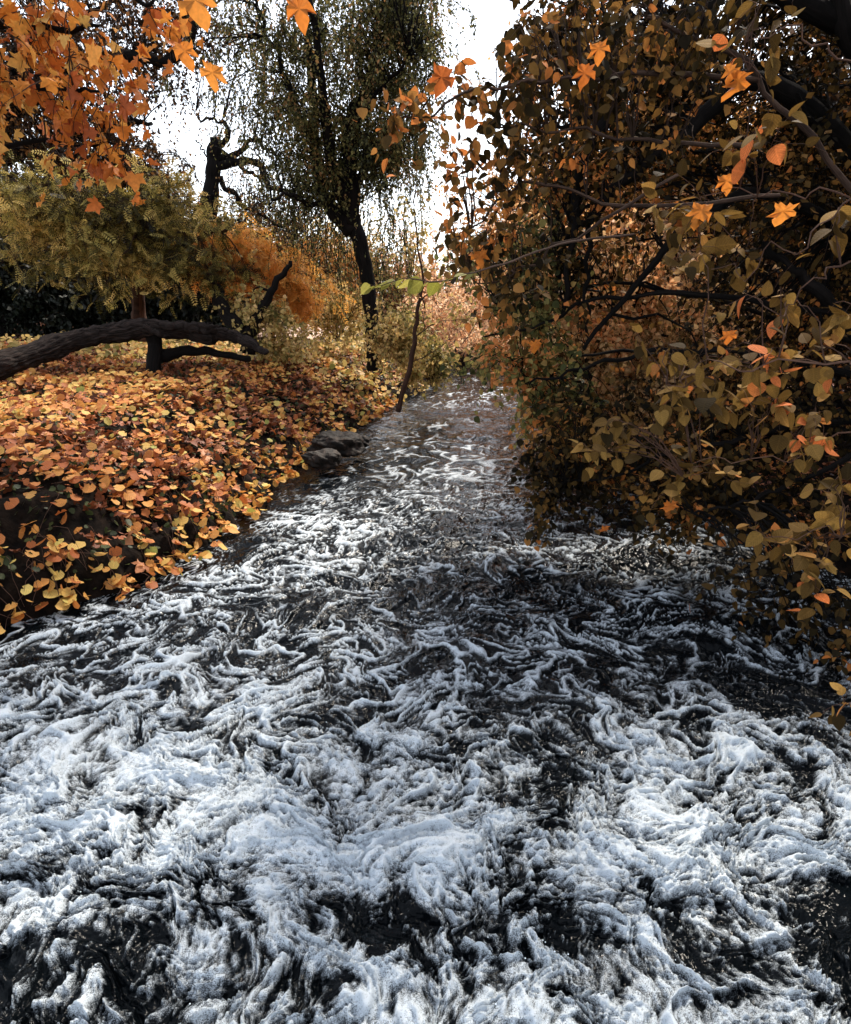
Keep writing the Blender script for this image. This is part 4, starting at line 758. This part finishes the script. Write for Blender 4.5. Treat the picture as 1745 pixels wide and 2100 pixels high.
# one low spray with yellow green leaves crossing the trunk of the weeping tree
ys = Thing('hazel_spray', P(1000, 540, 3), 'thin twig with bright yellow green leaves crossing in front of the river bend', 'branch')
_l, tb = limb([(1300, 480, 3.3), (1150, 500, 3.1), (1020, 545, 2.9), (920, 570, 2.8), (830, 578, 2.7), (765, 585, 2.65)], .006, .0015, 30, .02, 333, 5); ys.tubes('twig', tb, M['twig'])
A = _l[14:30:1]; Dd = np.tile(np.array([[-1., 0, -.25]]), (len(A), 1)) + R3.normal(size=(len(A), 3)) * .35
ys.leaves('leaves', leaves(A, Dd, 'ovate_hi', .062, 1, .45, rg=R3), M['hazel_yellow'])
# backdrop trees on the right bank
for k, (xd, yd, d, rx, rz, n_, mt, lab) in enumerate([
    (1130, 600, 16, 1.4, 1.3, 260, 'peach', 'amber tree on the right bank just past the trailing hazel'), (1280, 600, 13, 1.5, 1.5, 380, 'peach', 'bright amber tree behind the middle of the hazel'), (1380, 300, 13, 1.6, 1.5, 230, 'amber', 'golden tree crown behind the dark diagonal limbs'),
    (1500, 520, 14, 1.8, 2.2, 300, 'oak', 'dark brown tree deep in the right bank shade'), (1690, 450, 12, 1.6, 2.6, 300, 'oak', 'dark brown tree at the right edge behind the hazel'), (1100, 460, 20, 1.3, 1.3, 180, 'amber', 'amber tree beside the sky gap on the right bank'), (1600, 700, 11, 1.6, 1.2, 240, 'oak', 'low dark brown thicket on the right bank'), (1300, 760, 11, 1.5, .7, 240, 'amber', 'low amber thicket at the right water edge')]):
    b_ = P(xd, 700, d); b_[2] = .7
    tree('bank_tree', b_, lab, [([(xd + 20, 730, d), (xd + 10, 640, d), (xd, yd, d)], .1, .05), ([(xd + 15, 690, d), (xd + 50, 600, d), (xd + 70, yd - 40, d)], .06, .02), ([(xd + 12, 680, d), (xd - 30, 600, d), (xd - 60, yd - 30, d)], .05, .02)],
         [(xd, yd, d, rx, 1.2, rz, n_)], mt, 'quad', .10, 320 + k, tl=.6, per=7, tr=.005, lr0=.012, group='trees on the right bank behind the hazels')
# trees added beside and behind the right bank to cast shade on it
for k, (x_, y_, z_, rx, ry, rz, n_, lab) in enumerate([(6.2, 1.5, 7, 2.6, 4.5, 2.2, 240, 'dense dark tree added for shade on the right bank beside the viewpoint'), (8.0, 9, 6.5, 3.0, 5.0, 4.5, 700, 'dense dark tree added for shade behind the right bank hazels'), (9.5, 4, 3.5, 2, 6, 3.5, 500, 'dense dark tree added for shade at the right end of the right bank')]):
    rg = np.random.default_rng(400 + k); th_ = Thing('added_shade_tree', (x_ + 1.5, y_, .6), lab, 'tree', 'dense trees added to shade the right bank')
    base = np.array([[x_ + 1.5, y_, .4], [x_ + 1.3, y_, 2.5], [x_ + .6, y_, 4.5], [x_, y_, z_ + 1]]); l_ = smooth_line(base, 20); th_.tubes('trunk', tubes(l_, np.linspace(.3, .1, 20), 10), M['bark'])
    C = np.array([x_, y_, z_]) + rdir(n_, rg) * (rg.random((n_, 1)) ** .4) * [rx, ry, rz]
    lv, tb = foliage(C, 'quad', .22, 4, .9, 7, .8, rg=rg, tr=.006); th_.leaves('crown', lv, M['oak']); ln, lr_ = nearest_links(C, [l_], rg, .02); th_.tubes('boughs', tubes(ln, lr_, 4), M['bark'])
# litter on the right bank
x, y = scatter(16000, 3.0, 12, 3, 20, rg, 1.2); ok = x - interp(y, XR) > .1; x, y = x[ok], y[ok]; C = on_ground(x, y, .02)
lv = leaves(C, rdir(len(C), rg) * [1, 1, .2], 'quad', .11, 1, .4, rg=rg, droop=0)
tag(mesh_obj('fallen_leaves', lv[0], lv[1], M['litter'], rnd=lv[2], uv=lv[3]), 'rusty fallen leaves on the shaded right bank', 'fallen leaves', None, 'stuff')

# ------------------------------------------------------------------ single plane leaves caught on twigs
def single(xd, yd, dist, size, label, seed, down=1.2, rnd=.5, face=True):
    rg = np.random.default_rng(seed); p = P(xd, yd, dist); V0, F0 = TP['palm']
    X = unit(np.array([.3 * rg.normal(), 0.2 * rg.normal(), -down])); Z = unit(np.array([.35 * rg.normal(), -1, .35 + .2 * rg.normal()])); Y = unit(np.cross(Z, X)); Z = np.cross(X, Y)
    size *= .78; V0 = V0 + rg.normal(size=V0.shape) * .022; V0 = V0 * [1, .75 + .3 * rg.random(), 1.6] + np.stack([0 * V0[:, 0], 0 * V0[:, 0], .5 * np.abs(V0[:, 1]) - .4 * V0[:, 0] ** 2], 1) * .6
    V = size * (V0[:, 0:1] * X + V0[:, 1:2] * Y + V0[:, 2:3] * Z * 1.8); e = Thing('plane_leaf', p, label, 'leaf', 'single plane leaves caught on the twigs')
    nF = len(F0[0]); mesh = mesh_obj('blade', V, [F0[0]], M['plane'], parent=e.e, rnd=np.full(nF, rnd), uv=V0[:, :2])
    st = np.array([[0, 0, 0], [0.01, 0, size * .25], [0.0, 0.01, size * .5]]) ; sv, sf, su = tubes(smooth_line(st, 6), np.full(6, .0016), 4); mesh_obj('stalk', sv, sf, M['twig'], parent=e.e, uv=su)
for i, a in enumerate([(610, -5, 2.9, .13, 'large brown orange lobed leaf hanging at the top of the weeping tree', .45), (438, 135, 3.6, .13, 'yellow orange lobed leaf alone against the sky left of the weeping tree', .8), (378, 90, 3.6, .13, 'ragged orange lobed leaf against the sky beside the oak limb', .6), (400, -15, 3.4, .16, 'broad tan orange lobed leaf cut by the top edge', .75),
                       (908, 140, 4.0, .17, 'shrivelled brown lobed leaf caught on the sprays in the sky gap', .1), (1225, 90, 3.6, .10, 'small bright orange lobed leaf high in the hazel', .5), (1200, 135, 4.2, .14, 'dark orange curled leaf below the small bright one', .25), (1520, 150, 2.8, .12, 'long hanging orange leaf at the upper right', .5), (1495, 135, 2.8, .08, 'short orange leaf beside the long hanging one', .6),
                       (1610, 420, 2.8, .11, 'pale orange lobed leaf at the right among dark gaps', .7), (1490, 360, 3.0, .09, 'small orange leaf above the light olive leaf cluster', .6), (1440, 420, 3.0, .12, 'pinkish orange leaf lying in the light olive leaf cluster', .6), (1495, 680, 2.8, .07, 'little orange red leaf above the big lower hazel leaves', .4), (1375, 1030, 3.2, .09, 'orange brown leaf on the lowest hazel branch over foam', .4), (1660, 1200, 2.6, .07, 'orange leaf low at the right edge over dark water', .5),
                       (985, 515, 4.8, .13, 'dull orange leaf at the tip of a middle hazel spray', .5), (1095, 700, 5.4, .14, 'small orange leaf over the river bend foliage', .5), (1240, 1080, 4.6, .08, 'faint orange leaf near the trailing twigs', .3)]):
    single(a[0], a[1], a[2], a[3], a[4], 500 + i, rnd=a[5] * .7)

print('objects', len(bpy.data.objects), 'polys', sum(len(m.polygons) for m in bpy.data.meshes))
